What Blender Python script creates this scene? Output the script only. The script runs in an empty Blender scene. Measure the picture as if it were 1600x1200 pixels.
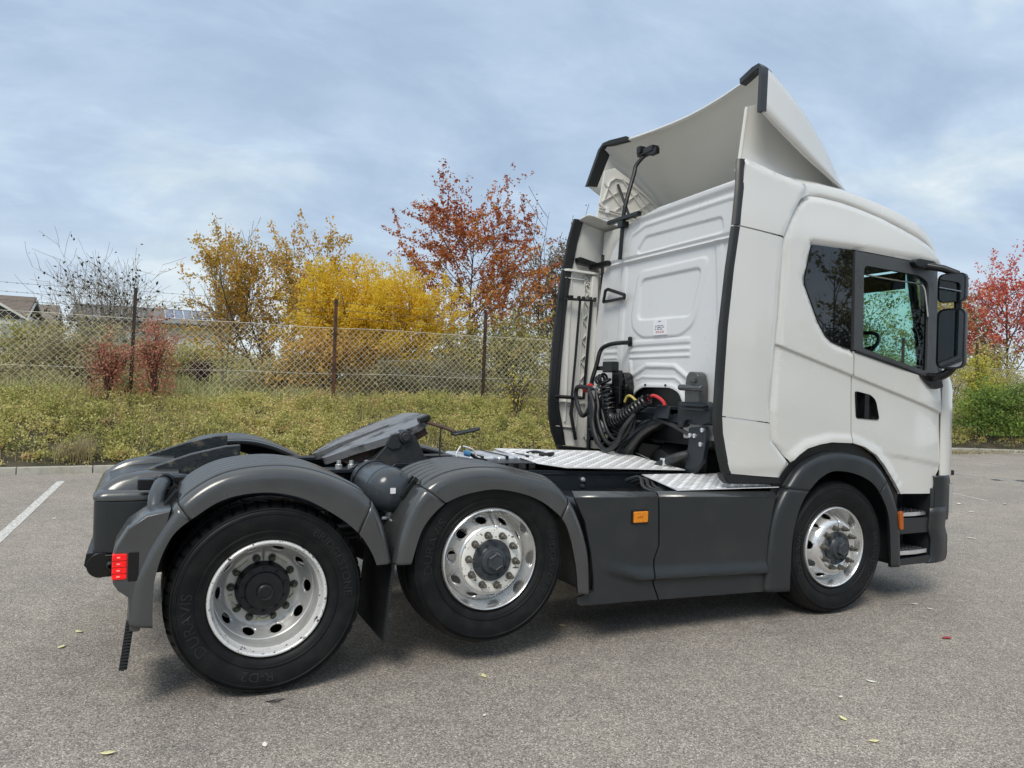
import bpy, bmesh, math, random
import numpy as np
from mathutils import Vector, Matrix

S = bpy.context.scene
COL = S.collection
PI = math.pi
rng = np.random.default_rng(7)
random.seed(7)

# ------------------------------------------------------------------ camera
cam_d = bpy.data.cameras.new('camera')
cam = bpy.data.objects.new('camera', cam_d)
COL.objects.link(cam)
_r = Vector((0.90273, -0.42930, 0.02797)); _u = Vector((-0.02638, 0.00965, 0.99961)); _f = Vector((0.42940, 0.90311, 0.00262))
cam.matrix_world = Matrix(((_r.x, _u.x, -_f.x, -0.588), (_r.y, _u.y, -_f.y, -5.293), (_r.z, _u.z, -_f.z, 1.6326), (0, 0, 0, 1)))
cam_d.sensor_width = 36.0
cam_d.lens = 26.82
cam_d.clip_start = 0.05
cam_d.clip_end = 2000
S.camera = cam

# ------------------------------------------------------------------ sky
SUN_EL, SUN_AZ = math.radians(48), math.radians(222)     # azimuth measured from +Y towards +X
world = bpy.data.worlds.new('World'); S.world = world
world.use_nodes = True
wt = world.node_tree
for n in list(wt.nodes): wt.nodes.remove(n)
def wn(t, **k):
    n = wt.nodes.new(t)
    for a, b in k.items(): setattr(n, a, b)
    return n
def wl(a, b): wt.links.new(a, b)
def wmath(op, a, b=None, clamp=False):
    n = wn('ShaderNodeMath', operation=op, use_clamp=clamp)
    for i, v in enumerate((a, b)):
        if v is None: continue
        if isinstance(v, (int, float)): n.inputs[i].default_value = v
        else: wl(v, n.inputs[i])
    return n.outputs[0]
out = wn('ShaderNodeOutputWorld'); bg = wn('ShaderNodeBackground'); bg.inputs['Strength'].default_value = 0.094
sky = wn('ShaderNodeTexSky', sky_type='NISHITA', sun_disc=False)
sky.sun_elevation = SUN_EL; sky.sun_rotation = SUN_AZ
sky.air_density = 1.0; sky.dust_density = 1.0
tc = wn('ShaderNodeTexCoord'); sep = wn('ShaderNodeSeparateXYZ'); wl(tc.outputs['Generated'], sep.inputs[0])
zc = wmath('MAXIMUM', sep.outputs['Z'], 0.0)
den = wmath('ADD', zc, 0.30)
px = wmath('DIVIDE', sep.outputs['X'], den); py = wmath('DIVIDE', sep.outputs['Y'], den)
comb = wn('ShaderNodeCombineXYZ'); wl(px, comb.inputs[0]); wl(py, comb.inputs[1])
def wnoise(scale, detail, rough, loc, sc=(1, 1, 1), rot=0.0):
    m = wn('ShaderNodeMapping'); wl(comb.outputs[0], m.inputs[0])
    m.inputs['Location'].default_value = loc; m.inputs['Scale'].default_value = sc; m.inputs['Rotation'].default_value = (0, 0, rot)
    n = wn('ShaderNodeTexNoise'); n.inputs['Scale'].default_value = scale; n.inputs['Detail'].default_value = detail
    n.inputs['Roughness'].default_value = rough; n.inputs['Distortion'].default_value = 0.35; wl(m.outputs[0], n.inputs['Vector'])
    return n.outputs['Fac']
def wramp(fac, stops):
    r = wn('ShaderNodeValToRGB'); wl(fac, r.inputs[0])
    e = r.color_ramp.elements
    while len(e) < len(stops): e.new(0.5)
    for i, (p, c) in enumerate(stops): e[i].position = p; e[i].color = (*c, 1)
    return r.outputs[0]
def wmix(f, a, b, blend='MIX'):
    n = wn('ShaderNodeMix', data_type='RGBA', blend_type=blend)
    for s, v in ((0, f), (6, a), (7, b)):
        if isinstance(v, (int, float)): n.inputs[s].default_value = v
        elif isinstance(v, tuple): n.inputs[s].default_value = (*v, 1)
        else: wl(v, n.inputs[s])
    return n.outputs[2]
big = wnoise(1.35, 7, 0.55, (2.2, 31.9, 7), (1.0, 1.0, 1), 0.5)
mid = wnoise(3.6, 9, 0.58, (14.7, 2.3, 6), (0.8, 1.25, 1), 0.3)
fin = wnoise(1.7, 10, 0.66, (1.0, 9.0, 2), (0.5, 1.7, 1), 0.25)
cloud = wramp(big, [(0.36, (3.05, 3.95, 5.25)), (0.50, (3.65, 4.62, 5.80)), (0.60, (4.7, 5.5, 6.15)), (0.72, (6.8, 7.1, 7.2))])
strk = wramp(mid, [(0.38, (0.91, 0.925, 0.94)), (0.52, (1.0, 1.0, 1.0)), (0.68, (1.16, 1.13, 1.09))])
cloud = wmix(1.0, cloud, strk, 'MULTIPLY')
gap = wramp(fin, [(0.57, (0, 0, 0)), (0.72, (1, 1, 1))])
bw = wn('ShaderNodeRGBToBW'); wl(gap, bw.inputs[0])
lowband = wn('ShaderNodeMapRange'); wl(sep.outputs['Z'], lowband.inputs[0])
lowband.inputs[1].default_value = 0.0; lowband.inputs[2].default_value = 0.30; lowband.inputs[3].default_value = 0.75; lowband.inputs[4].default_value = 0.15
gapf = wmath('MULTIPLY', bw.outputs[0], lowband.outputs[0])
skyc = wmix(1.0, sky.outputs[0], (0.85, 0.85, 0.85), 'MULTIPLY')
col = wmix(gapf, cloud, skyc)
hz = wramp(zc, [(0.0, (1, 1, 1)), (0.20, (0, 0, 0))])
hb = wn('ShaderNodeRGBToBW'); wl(hz, hb.inputs[0])
col = wmix(wmath('MULTIPLY', hb.outputs[0], 0.65), col, (6.1, 6.6, 6.7))
# overcast sky: the cloud thins to white overhead and is about twice as bright as near the horizon
rz = wn('ShaderNodeMapRange', interpolation_type='SMOOTHSTEP'); wl(sep.outputs['Z'], rz.inputs[0])
rz.inputs[1].default_value = 0.38; rz.inputs[2].default_value = 1.0; rz.inputs[3].default_value = 0.0; rz.inputs[4].default_value = 1.0
white = wmix(1.0, cloud, (1.75, 1.50, 1.28), 'MULTIPLY')
col = wmix(rz.outputs[0], col, white)
wl(col, bg.inputs['Color']); wl(bg.outputs[0], out.inputs['Surface'])

# ------------------------------------------------------------------ sun behind thin cloud
sun_d = bpy.data.lights.new('sun', 'SUN'); sun_d.energy = 1.5; sun_d.angle = math.radians(22); sun_d.color = (1.0, 0.94, 0.84)
sun = bpy.data.objects.new('sun', sun_d); COL.objects.link(sun)
_d = Vector((math.sin(SUN_AZ) * math.cos(SUN_EL), math.cos(SUN_AZ) * math.cos(SUN_EL), math.sin(SUN_EL)))
sun.rotation_euler = _d.to_track_quat('Z', 'Y').to_euler(); sun.location = (0, -10, 30)

vs = S.view_settings
vs.view_transform = 'Standard'; vs.look = 'None'; vs.exposure = 0.60; vs.gamma = 1.0; vs.use_curve_mapping = False
S.cycles.max_bounces = 8
S.cycles.transparent_max_bounces = 12
S.cycles.use_denoising = True

# ------------------------------------------------------------------ materials
def mat(name, base, rough=0.5, metal=0.0, var=0.0, vscale=6.0, base2=None, cover=(0.55, 0.7), bump=0.0, bscale=80.0,
        coat=0.0, spec=0.5, trans=0.0, emit=None, aniso=None, vdetail=6.0):
    m = bpy.data.materials.new(name); m.use_nodes = True
    nt = m.node_tree; b = nt.nodes['Principled BSDF']
    b.inputs['Base Color'].default_value = (*base, 1); b.inputs['Roughness'].default_value = rough; b.inputs['Metallic'].default_value = metal
    b.inputs['Specular IOR Level'].default_value = spec
    if coat: b.inputs['Coat Weight'].default_value = coat; b.inputs['Coat Roughness'].default_value = 0.04
    if trans: b.inputs['Transmission Weight'].default_value = trans
    if emit: b.inputs['Emission Color'].default_value = (*emit[0], 1); b.inputs['Emission Strength'].default_value = emit[1]
    t = nt.nodes.new('ShaderNodeTexCoord')
    if var or base2:
        n = nt.nodes.new('ShaderNodeTexNoise'); n.inputs['Scale'].default_value = vscale; n.inputs['Detail'].default_value = vdetail
        n.inputs['Roughness'].default_value = 0.62
        nt.links.new(t.outputs['Object'], n.inputs['Vector'])
        r = nt.nodes.new('ShaderNodeValToRGB'); nt.links.new(n.outputs['Fac'], r.inputs[0])
        e = r.color_ramp.elements
        if base2:
            e[0].position, e[1].position = cover; e[0].color = (*base, 1); e[1].color = (*base2, 1)
        else:
            e[0].position, e[1].position = 0.3, 0.72
            e[0].color = (*[c * (1 - var) for c in base], 1); e[1].color = (*[min(1, c * (1 + var)) for c in base], 1)
        nt.links.new(r.outputs[0], b.inputs['Base Color'])
        rr = nt.nodes.new('ShaderNodeMapRange'); nt.links.new(n.outputs['Fac'], rr.inputs[0])
        rr.inputs[1].default_value = 0.3; rr.inputs[2].default_value = 0.75
        rr.inputs[3].default_value = max(0.02, rough - 0.08); rr.inputs[4].default_value = min(1, rough + 0.12)
        nt.links.new(rr.outputs[0], b.inputs['Roughness'])
    if bump:
        n2 = nt.nodes.new('ShaderNodeTexNoise'); n2.inputs['Scale'].default_value = bscale; n2.inputs['Detail'].default_value = 3
        nt.links.new(t.outputs['Object'], n2.inputs['Vector'])
        bp = nt.nodes.new('ShaderNodeBump'); bp.inputs['Strength'].default_value = bump; bp.inputs['Distance'].default_value = 0.01
        nt.links.new(n2.outputs['Fac'], bp.inputs['Height']); nt.links.new(bp.outputs[0], b.inputs['Normal'])
    return m

M = {}
M['white'] = mat('white_paint', (0.66, 0.655, 0.625), 0.20, var=0.015, vscale=2.5, coat=1.0)
M['white_matt'] = mat('white_moulding', (0.68, 0.67, 0.63), 0.45, var=0.04, vscale=4)
M['wall'] = mat('white_panel', (0.68, 0.685, 0.69), 0.32, var=0.02, vscale=3, coat=0.15)
M['plastic'] = mat('grey_plastic', (0.047, 0.050, 0.051), 0.20, var=0.15, vscale=3.5, bump=0.02, bscale=300, spec=1.0)
M['plastic_dk'] = mat('dark_grey_plastic', (0.020, 0.024, 0.027), 0.34, base2=(0.034, 0.034, 0.033), cover=(0.50, 0.78), vscale=3.2, vdetail=9, bump=0.03, bscale=300, spec=0.55)
M['black'] = mat('black_plastic', (0.006, 0.0065, 0.0075), 0.32, var=0.3, vscale=6)
M['rubber'] = mat('black_rubber', (0.008, 0.009, 0.010), 0.5, var=0.3, vscale=5)
M['strip'] = mat('rubber_edge', (0.016, 0.018, 0.019), 0.42, var=0.2, vscale=3)
M['tyre'] = mat('tyre_rubber', (0.0055, 0.0065, 0.0075), 0.55, base2=(0.0145, 0.014, 0.0135), cover=(0.45, 0.72), vscale=11, bump=0.06, bscale=150, spec=0.25)
M['letters'] = mat('raised_letters', (0.016, 0.017, 0.018), 0.45, var=0.3, vscale=20, spec=0.4)
M['frame'] = mat('chassis_paint', (0.012, 0.017, 0.023), 0.36, base2=(0.022, 0.024, 0.025), cover=(0.5, 0.8), vscale=5, bump=0.05, bscale=60)
M['iron'] = mat('dirty_iron', (0.022, 0.024, 0.027), 0.5, base2=(0.052, 0.049, 0.044), cover=(0.5, 0.8), vscale=9, bump=0.25, bscale=40)
M['rust'] = mat('rusty_iron', (0.10, 0.055, 0.04), 0.75, base2=(0.05, 0.035, 0.03), cover=(0.4, 0.6), vscale=14, bump=0.3, bscale=60)
M['grease'] = mat('greased_steel', (0.22, 0.225, 0.235), 0.34, metal=0.3, base2=(0.03, 0.03, 0.033), cover=(0.50, 0.64), vscale=6, bump=0.35, bscale=25)
M['ramp'] = mat('greasy_ramp', (0.020, 0.025, 0.029), 0.35, base2=(0.16, 0.145, 0.10), cover=(0.55, 0.74), vscale=16, bump=0.3, bscale=50)
M['alu'] = mat('aluminium', (0.74, 0.75, 0.76), 0.34, metal=0.75, var=0.1, vscale=12)
M['rim_r'] = mat('painted_rim', (0.56, 0.56, 0.55), 0.34, metal=0.45, var=0.12, vscale=7, bump=0.03, bscale=90)
M['lip_r'] = mat('worn_rim_lip', (0.78, 0.78, 0.77), 0.30, metal=0.3, base2=(0.03, 0.03, 0.03), cover=(0.60, 0.62), vscale=34, vdetail=8)
M['rim_m'] = mat('polished_rim', (0.78, 0.78, 0.77), 0.25, metal=0.85, var=0.02, vscale=9)
M['peel'] = mat('flaking_white_paint', (0.78, 0.77, 0.72), 0.5, base2=(0.06, 0.055, 0.05), cover=(0.585, 0.60), vscale=42, vdetail=8)
M['rim_f'] = mat('white_silver_rim', (0.78, 0.78, 0.77), 0.20, metal=0.75, var=0.03, vscale=9)
M['nut'] = mat('wheel_nut_steel', (0.16, 0.15, 0.13), 0.42, metal=0.6, var=0.4, vscale=30)
M['nut_dark'] = mat('dark_wheel_nut', (0.07, 0.075, 0.06), 0.5, metal=0.4, var=0.3, vscale=30)
M['indicator'] = mat('pale_yellow_plastic', (0.50, 0.53, 0.36), 0.5, var=0.1)
M['hub_g'] = mat('grey_hub_paint', (0.042, 0.050, 0.058), 0.42, var=0.25, vscale=14)
M['hub_b'] = mat('black_hub_paint', (0.007, 0.0085, 0.011), 0.38, base2=(0.016, 0.017, 0.019), cover=(0.5, 0.75), vscale=12)
M['tank'] = mat('grey_tank_paint', (0.048, 0.057, 0.066), 0.26, var=0.15, vscale=6)
M['glass_dark'] = mat('dark_tinted_glass', (0.004, 0.005, 0.006), 0.015, spec=0.9)
M['mirror'] = mat('mirror_glass', (0.35, 0.37, 0.39), 0.02, metal=1.0)
M['chrome'] = mat('chrome', (0.8, 0.8, 0.8), 0.12, metal=1.0)
M['amber'] = mat('amber_lens', (0.72, 0.24, 0.012), 0.22, var=0.25, vscale=60)
M['amber_dk'] = mat('amber_lens_off', (0.42, 0.10, 0.012), 0.25)
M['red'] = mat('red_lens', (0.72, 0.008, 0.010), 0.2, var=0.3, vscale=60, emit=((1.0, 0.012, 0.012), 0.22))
M['red_dk'] = mat('lens_divider', (0.16, 0.004, 0.005), 0.3)
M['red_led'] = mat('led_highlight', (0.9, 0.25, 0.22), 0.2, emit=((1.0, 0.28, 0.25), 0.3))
M['lamp_glass'] = mat('headlamp_lens', (0.55, 0.56, 0.57), 0.1, metal=0.5)
M['red_hose'] = mat('red_hose', (0.55, 0.035, 0.04), 0.4)
M['yellow_hose'] = mat('yellow_hose', (0.50, 0.40, 0.10), 0.4)
M['blue'] = mat('blue_connector', (0.06, 0.22, 0.42), 0.4)
M['paper'] = mat('white_sticker', (0.80, 0.79, 0.81), 0.4)
M['ink'] = mat('grey_print', (0.16, 0.2, 0.27), 0.6)
M['ink_red'] = mat('red_print', (0.50, 0.05, 0.05), 0.6)
M['interior'] = mat('interior_trim', (0.030, 0.032, 0.034), 0.6, var=0.2)
M['seat'] = mat('seat_fabric', (0.05, 0.052, 0.056), 0.85, var=0.3, vscale=20)
M['winframe'] = mat('window_frame_paint', (0.060, 0.064, 0.067), 0.32, var=0.06)
M['curtain'] = mat('grey_blind', (0.28, 0.30, 0.31), 0.7)

def glass_mat(name, tint, rough=0.0, refl=0.10):
    m = bpy.data.materials.new(name); m.use_nodes = True; nt = m.node_tree
    for n in list(nt.nodes): nt.nodes.remove(n)
    o = nt.nodes.new('ShaderNodeOutputMaterial'); tr = nt.nodes.new('ShaderNodeBsdfTransparent'); gl = nt.nodes.new('ShaderNodeBsdfGlossy')
    tr.inputs[0].default_value = (*tint, 1); gl.inputs['Roughness'].default_value = rough
    fr = nt.nodes.new('ShaderNodeFresnel'); fr.inputs[0].default_value = 1.45
    mx = nt.nodes.new('ShaderNodeMixShader')
    nt.links.new(fr.outputs[0], mx.inputs[0]); nt.links.new(tr.outputs[0], mx.inputs[1]); nt.links.new(gl.outputs[0], mx.inputs[2])
    nt.links.new(mx.outputs[0], o.inputs[0])
    return m
M['glass'] = glass_mat('green_tinted_glass', (0.66, 0.92, 0.86))

M['tread'] = mat('aluminium_treadplate', (0.82, 0.82, 0.83), 0.36, metal=0.22, var=0.08, vscale=9)

# ------------------------------------------------------------------ mesh helpers
class MB:
    def __init__(s): s.v = []; s.f = []
    def add(s, v, f):
        o = len(s.v); s.v += [tuple(map(float, p)) for p in v]; s.f += [tuple(i + o for i in q) for q in f]; return s
    def box(s, x0, x1, y0, y1, z0, z1, rot=None, c=None):
        v = [(x, y, z) for x in (x0, x1) for y in (y0, y1) for z in (z0, z1)]
        if rot is not None:
            c = Vector(c or ((x0 + x1) / 2, (y0 + y1) / 2, (z0 + z1) / 2)); v = [c + rot @ (Vector(p) - c) for p in v]
        return s.add(v, [(0, 1, 3, 2), (4, 6, 7, 5), (0, 4, 5, 1), (2, 3, 7, 6), (0, 2, 6, 4), (1, 5, 7, 3)])
    def prism(s, poly, a, b, plane='xz'):
        n = len(poly)
        P = {'xz': lambda p, t: (p[0], t, p[1]), 'xy': lambda p, t: (p[0], p[1], t), 'yz': lambda p, t: (t, p[0], p[1])}[plane]
        v = [P(p, a) for p in poly] + [P(p, b) for p in poly]
        f = [tuple(range(n)), tuple(range(2 * n - 1, n - 1, -1))] + [(i, i + n, (i + 1) % n + n, (i + 1) % n) for i in range(n)]
        return s.add(v, f)
    def tube(s, path, r, n=8, closed=False, caps=True):
        P = [Vector(p) for p in path]; k = len(P)
        rr = list(r) if hasattr(r, '__len__') else [r] * k
        up = None; v = []
        for i, p in enumerate(P):
            a = P[(i - 1) % k] if (closed or i > 0) else p; b = P[(i + 1) % k] if (closed or i < k - 1) else p
            t = (b - a)
            if t.length < 1e-9: t = Vector((0, 0, 1))
            t.normalize()
            if up is None:
                up = Vector((0, 0, 1)) if abs(t.z) < 0.9 else Vector((1, 0, 0))
            up = up - t * up.dot(t)
            if up.length < 1e-6: up = t.orthogonal()
            up.normalize(); w = t.cross(up)
            for j in range(n):
                q = 2 * PI * j / n; v.append(p + (up * math.cos(q) + w * math.sin(q)) * rr[i])
        f = []
        for i in range(k if closed else k - 1):
            for j in range(n):
                a, b = i * n + j, i * n + (j + 1) % n; c, d = ((i + 1) % k) * n + (j + 1) % n, ((i + 1) % k) * n + j
                f.append((a, b, c, d))
        if caps and not closed: f += [tuple(range(n - 1, -1, -1)), tuple(range((k - 1) * n, k * n))]
        return s.add(v, f)
    def lathe(s, prof, c=(0, 0, 0), n=48, axis='y', mod=None, cap0=False, cap1=False, close=False):
        v = []; k = len(prof)
        for i in range(n):
            a = 2 * PI * i / n
            for j, (r, y) in enumerate(prof):
                if mod: r = mod(i, j, r)
                if axis == 'y': p = (r * math.sin(a), y, r * math.cos(a))
                elif axis == 'z': p = (r * math.cos(a), r * math.sin(a), y)
                else: p = (y, r * math.cos(a), r * math.sin(a))
                v.append((p[0] + c[0], p[1] + c[1], p[2] + c[2]))
        f = []
        for i in range(n):
            i2 = (i + 1) % n
            for j in range(k if close else k - 1):
                j2 = (j + 1) % k
                f.append((i * k + j, i2 * k + j, i2 * k + j2, i * k + j2))
        if cap0: f.append(tuple(i * k for i in range(n)))
        if cap1: f.append(tuple(i * k + k - 1 for i in range(n - 1, -1, -1)))
        return s.add(v, f)
    def grid(s, rows, closed_u=False):
        k = len(rows[0]); m = len(rows); v = [p for r in rows for p in r]; f = []
        for i in range(m - 1):
            for j in range(k if closed_u else k - 1):
                f.append((i * k + j, i * k + (j + 1) % k, (i + 1) * k + (j + 1) % k, (i + 1) * k + j))
        return s.add(v, f)
    def mesh(s, name):
        me = bpy.data.meshes.new(name); me.from_pydata(s.v, [], s.f); me.update(); return me

def finish(me, name, m, parent=None, bevel=0.0, angle=35, solid=0.0, seg=2, fixn=True, weld=0.0, flat=False, kind=None, label=None, offset=-1.0):
    if fixn or weld:
        bm = bmesh.new(); bm.from_mesh(me)
        if weld: bmesh.ops.remove_doubles(bm, verts=bm.verts, dist=weld)
        if fixn: bmesh.ops.recalc_face_normals(bm, faces=bm.faces)
        bm.to_mesh(me); bm.free()
    me.name = name; me.materials.append(m)
    if not flat:
        me.polygons.foreach_set('use_smooth', [True] * len(me.polygons))
        if not bevel: me.set_sharp_from_angle(angle=math.radians(angle))
    o = bpy.data.objects.new(name, me); COL.objects.link(o)
    if parent is not None: o.parent = parent; o.matrix_parent_inverse = Matrix.Identity(4)
    if solid:
        md = o.modifiers.new('thickness', 'SOLIDIFY'); md.thickness = solid; md.offset = offset
    if bevel:
        md = o.modifiers.new('soft_edges', 'BEVEL'); md.width = bevel; md.segments = seg; md.limit_method = 'ANGLE'; md.angle_limit = math.radians(angle); md.harden_normals = True
    if kind: o['kind'] = kind
    if label: o['label'] = label
    return o
def obj(name, mb, m, parent=None, **k): return finish(mb.mesh(name), name, m, parent, **k)

def panel(outline, holes, fmap, cu, cv, face=None, cuts=()):
    """flat outline with holes, cut on a grid and mapped to 3-D; face = direction the normals should look"""
    bm = bmesh.new()
    for loop in [outline] + list(holes):
        vs_ = [bm.verts.new((p[0], p[1], 0)) for p in loop]
        for i in range(len(vs_)): bm.edges.new((vs_[i], vs_[(i + 1) % len(vs_)]))
    bmesh.ops.triangle_fill(bm, use_beauty=True, edges=bm.edges[:])
    for c in cu: bmesh.ops.bisect_plane(bm, geom=bm.verts[:] + bm.edges[:] + bm.faces[:], plane_co=(c, 0, 0), plane_no=(1, 0, 0), dist=1e-5)
    for c in cv: bmesh.ops.bisect_plane(bm, geom=bm.verts[:] + bm.edges[:] + bm.faces[:], plane_co=(0, c, 0), plane_no=(0, 1, 0), dist=1e-5)
    for co, no in cuts: bmesh.ops.bisect_plane(bm, geom=bm.verts[:] + bm.edges[:] + bm.faces[:], plane_co=(*co, 0), plane_no=(*no, 0), dist=1e-5)
    for v in bm.verts: v.co = Vector(fmap(v.co.x, v.co.y))
    bmesh.ops.recalc_face_normals(bm, faces=bm.faces)
    bm.normal_update()
    if face is not None:
        F = Vector(face); t = sum((f.normal.dot(F) * f.calc_area() for f in bm.faces))
        if t < 0: bmesh.ops.reverse_faces(bm, faces=bm.faces)
    me = bpy.data.meshes.new('panel'); bm.to_mesh(me); bm.free(); return me

def rpoly(pts, rad, n=5):
    """round the corners of a polygon; rad = one radius or a list"""
    o = []; k = len(pts)
    for i in range(k):
        r = rad[i] if hasattr(rad, '__len__') else rad
        p = Vector(pts[i]).to_2d(); a = (Vector(pts[i - 1]).to_2d() - p); b = (Vector(pts[(i + 1) % k]).to_2d() - p)
        if r <= 0: o.append((p.x, p.y)); continue
        d = min(r, a.length * 0.45, b.length * 0.45); A = p + a.normalized() * d; B = p + b.normalized() * d
        for j in range(n + 1):
            t = j / n; q = A * (1 - t) ** 2 + p * 2 * t * (1 - t) + B * t * t; o.append((q.x, q.y))
    return o
def smooth_path(pts, k=6):
    """Catmull-Rom through points"""
    P = [Vector(p) for p in pts]; o = []
    for i in range(len(P) - 1):
        a, b, c, d = P[max(i - 1, 0)], P[i], P[i + 1], P[min(i + 2, len(P) - 1)]
        for j in range(k):
            t = j / k
            o.append(0.5 * ((2 * b) + (c - a) * t + (2 * a - 5 * b + 4 * c - d) * t * t + (3 * b - a - 3 * c + d) * t ** 3))
    o.append(P[-1]); return o
def resample(pts, n):
    P = [Vector(p) for p in pts]; L = [0]
    for i in range(1, len(P)): L.append(L[-1] + (P[i] - P[i - 1]).length)
    o = []
    for j in range(n):
        t = L[-1] * j / (n - 1); i = 0
        while i < len(L) - 2 and L[i + 1] < t: i += 1
        u = (t - L[i]) / max(1e-9, L[i + 1] - L[i]); o.append(P[i].lerp(P[i + 1], min(1, u)))
    return o
def sstep(a, b, x):
    t = min(1, max(0, (x - a) / (b - a))); return t * t * (3 - 2 * t)
def sdpoly(x, y, poly):
    """signed distance to polygon, negative inside"""
    d = 1e9; ins = False; k = len(poly)
    for i in range(k):
        ax, ay = poly[i]; bx, by = poly[(i + 1) % k]
        ex, ey = bx - ax, by - ay; wx, wy = x - ax, y - ay
        t = max(0, min(1, (wx * ex + wy * ey) / (ex * ex + ey * ey + 1e-12)))
        dx, dy = wx - ex * t, wy - ey * t; d = min(d, dx * dx + dy * dy)
        if (ay > y) != (by > y) and x < (bx - ax) * (y - ay) / (by - ay) + ax: ins = not ins
    return -math.sqrt(d) if ins else math.sqrt(d)
def sdline(x, y, pts):
    d = 1e9
    for (ax, ay), (bx, by) in zip(pts[:-1], pts[1:]):
        ex, ey = bx - ax, by - ay; t = max(0, min(1, ((x - ax) * ex + (y - ay) * ey) / (ex * ex + ey * ey + 1e-12)))
        d = min(d, (x - ax - ex * t) ** 2 + (y - ay - ey * t) ** 2)
    return math.sqrt(d)
def frange(a, b, st): return [a + st * i for i in range(int((b - a) / st) + 1)]
def interp(x, xs, ys): return float(np.interp(x, xs, ys))
def thing(name, label, cat, loc=(0, 0, 0), group=None):
    o = bpy.data.objects.new(name, None); COL.objects.link(o); o.location = loc; o['label'] = label; o['category'] = cat
    o.empty_display_size = 0.2
    if group: o['group'] = group
    return o
def tag(o, label, cat, group=None):
    o['label'] = label; o['category'] = cat
    if group: o['group'] = group
    return o
def text_mesh(s, size, extrude=0.002):
    cu = bpy.data.curves.new('lettering', 'FONT'); cu.body = s; cu.size = size; cu.extrude = extrude; cu.resolution_u = 3
    o = bpy.data.objects.new('lettering', cu); COL.objects.link(o)
    dg = bpy.context.evaluated_depsgraph_get(); me = bpy.data.meshes.new_from_object(o.evaluated_get(dg))
    bpy.data.objects.remove(o); bpy.data.curves.remove(cu)
    return me
def helix(path, R, turns, r, n=6, per=10):
    """coil of wire wound round a path"""
    P = resample(path, turns * per + 1); up = Vector((0.3, 0.2, 0.93)); o = []
    for i, p in enumerate(P):
        a = P[max(i - 1, 0)]; b = P[min(i + 1, len(P) - 1)]; t = (b - a).normalized(); u = (up - t * up.dot(t)).normalized(); w = t.cross(u)
        q = 2 * PI * i / per; o.append(p + (u * math.cos(q) + w * math.sin(q)) * R)
    return MB().tube(o, r, n)

# ================================================================== the tractor unit
T = thing('tractor_unit', 'white three-axle tractor unit with tall roof deflector and lifted middle axle on the asphalt', 'lorry')

# ---- wheels -------------------------------------------------------
TY_PROF = [(0.292, 0.035), (0.305, 0.006), (0.330, -0.014), (0.345, -0.017), (0.348, -0.021), (0.354, -0.021), (0.357, -0.017), (0.385, -0.027), (0.415, -0.031),
           (0.440, -0.029), (0.443, -0.033), (0.449, -0.032), (0.452, -0.026), (0.462, -0.019), (0.465, -0.023), (0.471, -0.021), (0.474, -0.012), (0.484, 0.006),
           (0.493, 0.024), (0.498, 0.045), (0.500, 0.060), (0.500, 0.082), (0.488, 0.085), (0.488, 0.095), (0.501, 0.098), (0.502, 0.135),
           (0.490, 0.138), (0.490, 0.150), (0.502, 0.153), (0.501, 0.190), (0.488, 0.193), (0.488, 0.203), (0.500, 0.206), (0.498, 0.245), (0.485, 0.275),
           (0.470, 0.295), (0.43, 0.315), (0.36, 0.310), (0.30, 0.27), (0.292, 0.25)]
def side_y(r):
    p = TY_PROF[:20]; return interp(r, [a for a, b in p], [b for a, b in p])
def make_tyre(lugs, scale=1.0):
    def mod(i, j, r):
        if lugs and 17 <= j <= 20 and i % 5 == 0: r -= 0.013
        if lugs and 28 <= j <= 32 and i % 5 == 0: r -= 0.012
        return r * (1 + (scale - 1) * (r - 0.29) / 0.21)
    return MB().lathe(TY_PROF, n=240 if lugs else 96, mod=mod if (lugs or scale != 1) else None)
def ring_text(mb_list, s, size, r0, a_mid, spacing=1.0, flip=False):
    me = text_mesh(s, size); w = max(v.co.x for v in me.vertices); v = []
    for q in me.vertices:
        r = r0 + (q.co.y if not flip else -q.co.y); a = a_mid + ((q.co.x - w / 2) * spacing) / r0 * (1 if not flip else -1)
        v.append((r * math.sin(a), side_y(r) - 0.0015 - (0.0016 if q.co.z > 0 else -0.002), r * math.cos(a)))
    f = [tuple(p.vertices) for p in me.polygons]; bpy.data.meshes.remove(me)
    mb_list.add(v, f)
def rim_disc(prof_r, prof_y, hole_r, hole_w, hole_h, n_holes, r_in, r_out, phase):
    holes = []
    for k in range(n_holes):
        a = 2 * PI * (k + 0.5) / n_holes
        holes.append([(a + hole_w / hole_r * math.cos(q), hole_r + hole_h * math.sin(q)) for q in [2 * PI * j / 14 for j in range(14)]])
    def fm(u, v):
        return (v * math.sin(u + phase), interp(v, prof_r, prof_y), v * math.cos(u + phase))
    return panel([(0, r_in), (2 * PI, r_in), (2 * PI, r_out), (0, r_out)], holes, fm, [2 * PI * i / 60 for i in range(1, 60)], [r for r in prof_r if r_in < r < r_out], face=(0, -1, 0))
def nut_mb(a, r, y0, L, R=0.0165, cap=True):
    c = (r * math.sin(a), 0, r * math.cos(a)); mb = MB()
    mb.lathe([(R * 1.32, y0 + 0.002), (R * 1.32, y0 - 0.006), (R, y0 - 0.007)], c=c, n=12)
    mb.lathe([(R, y0 - 0.006), (R, y0 - L * 0.62), (R * 0.82, y0 - L * 0.66)], c=c, n=6)
    mb.lathe([(R * 0.68, y0 - L * 0.6), (R * 0.66, y0 - L), (0.0005, y0 - L - 0.001)], c=c, n=10)
    return mb
NUT = {}
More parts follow.
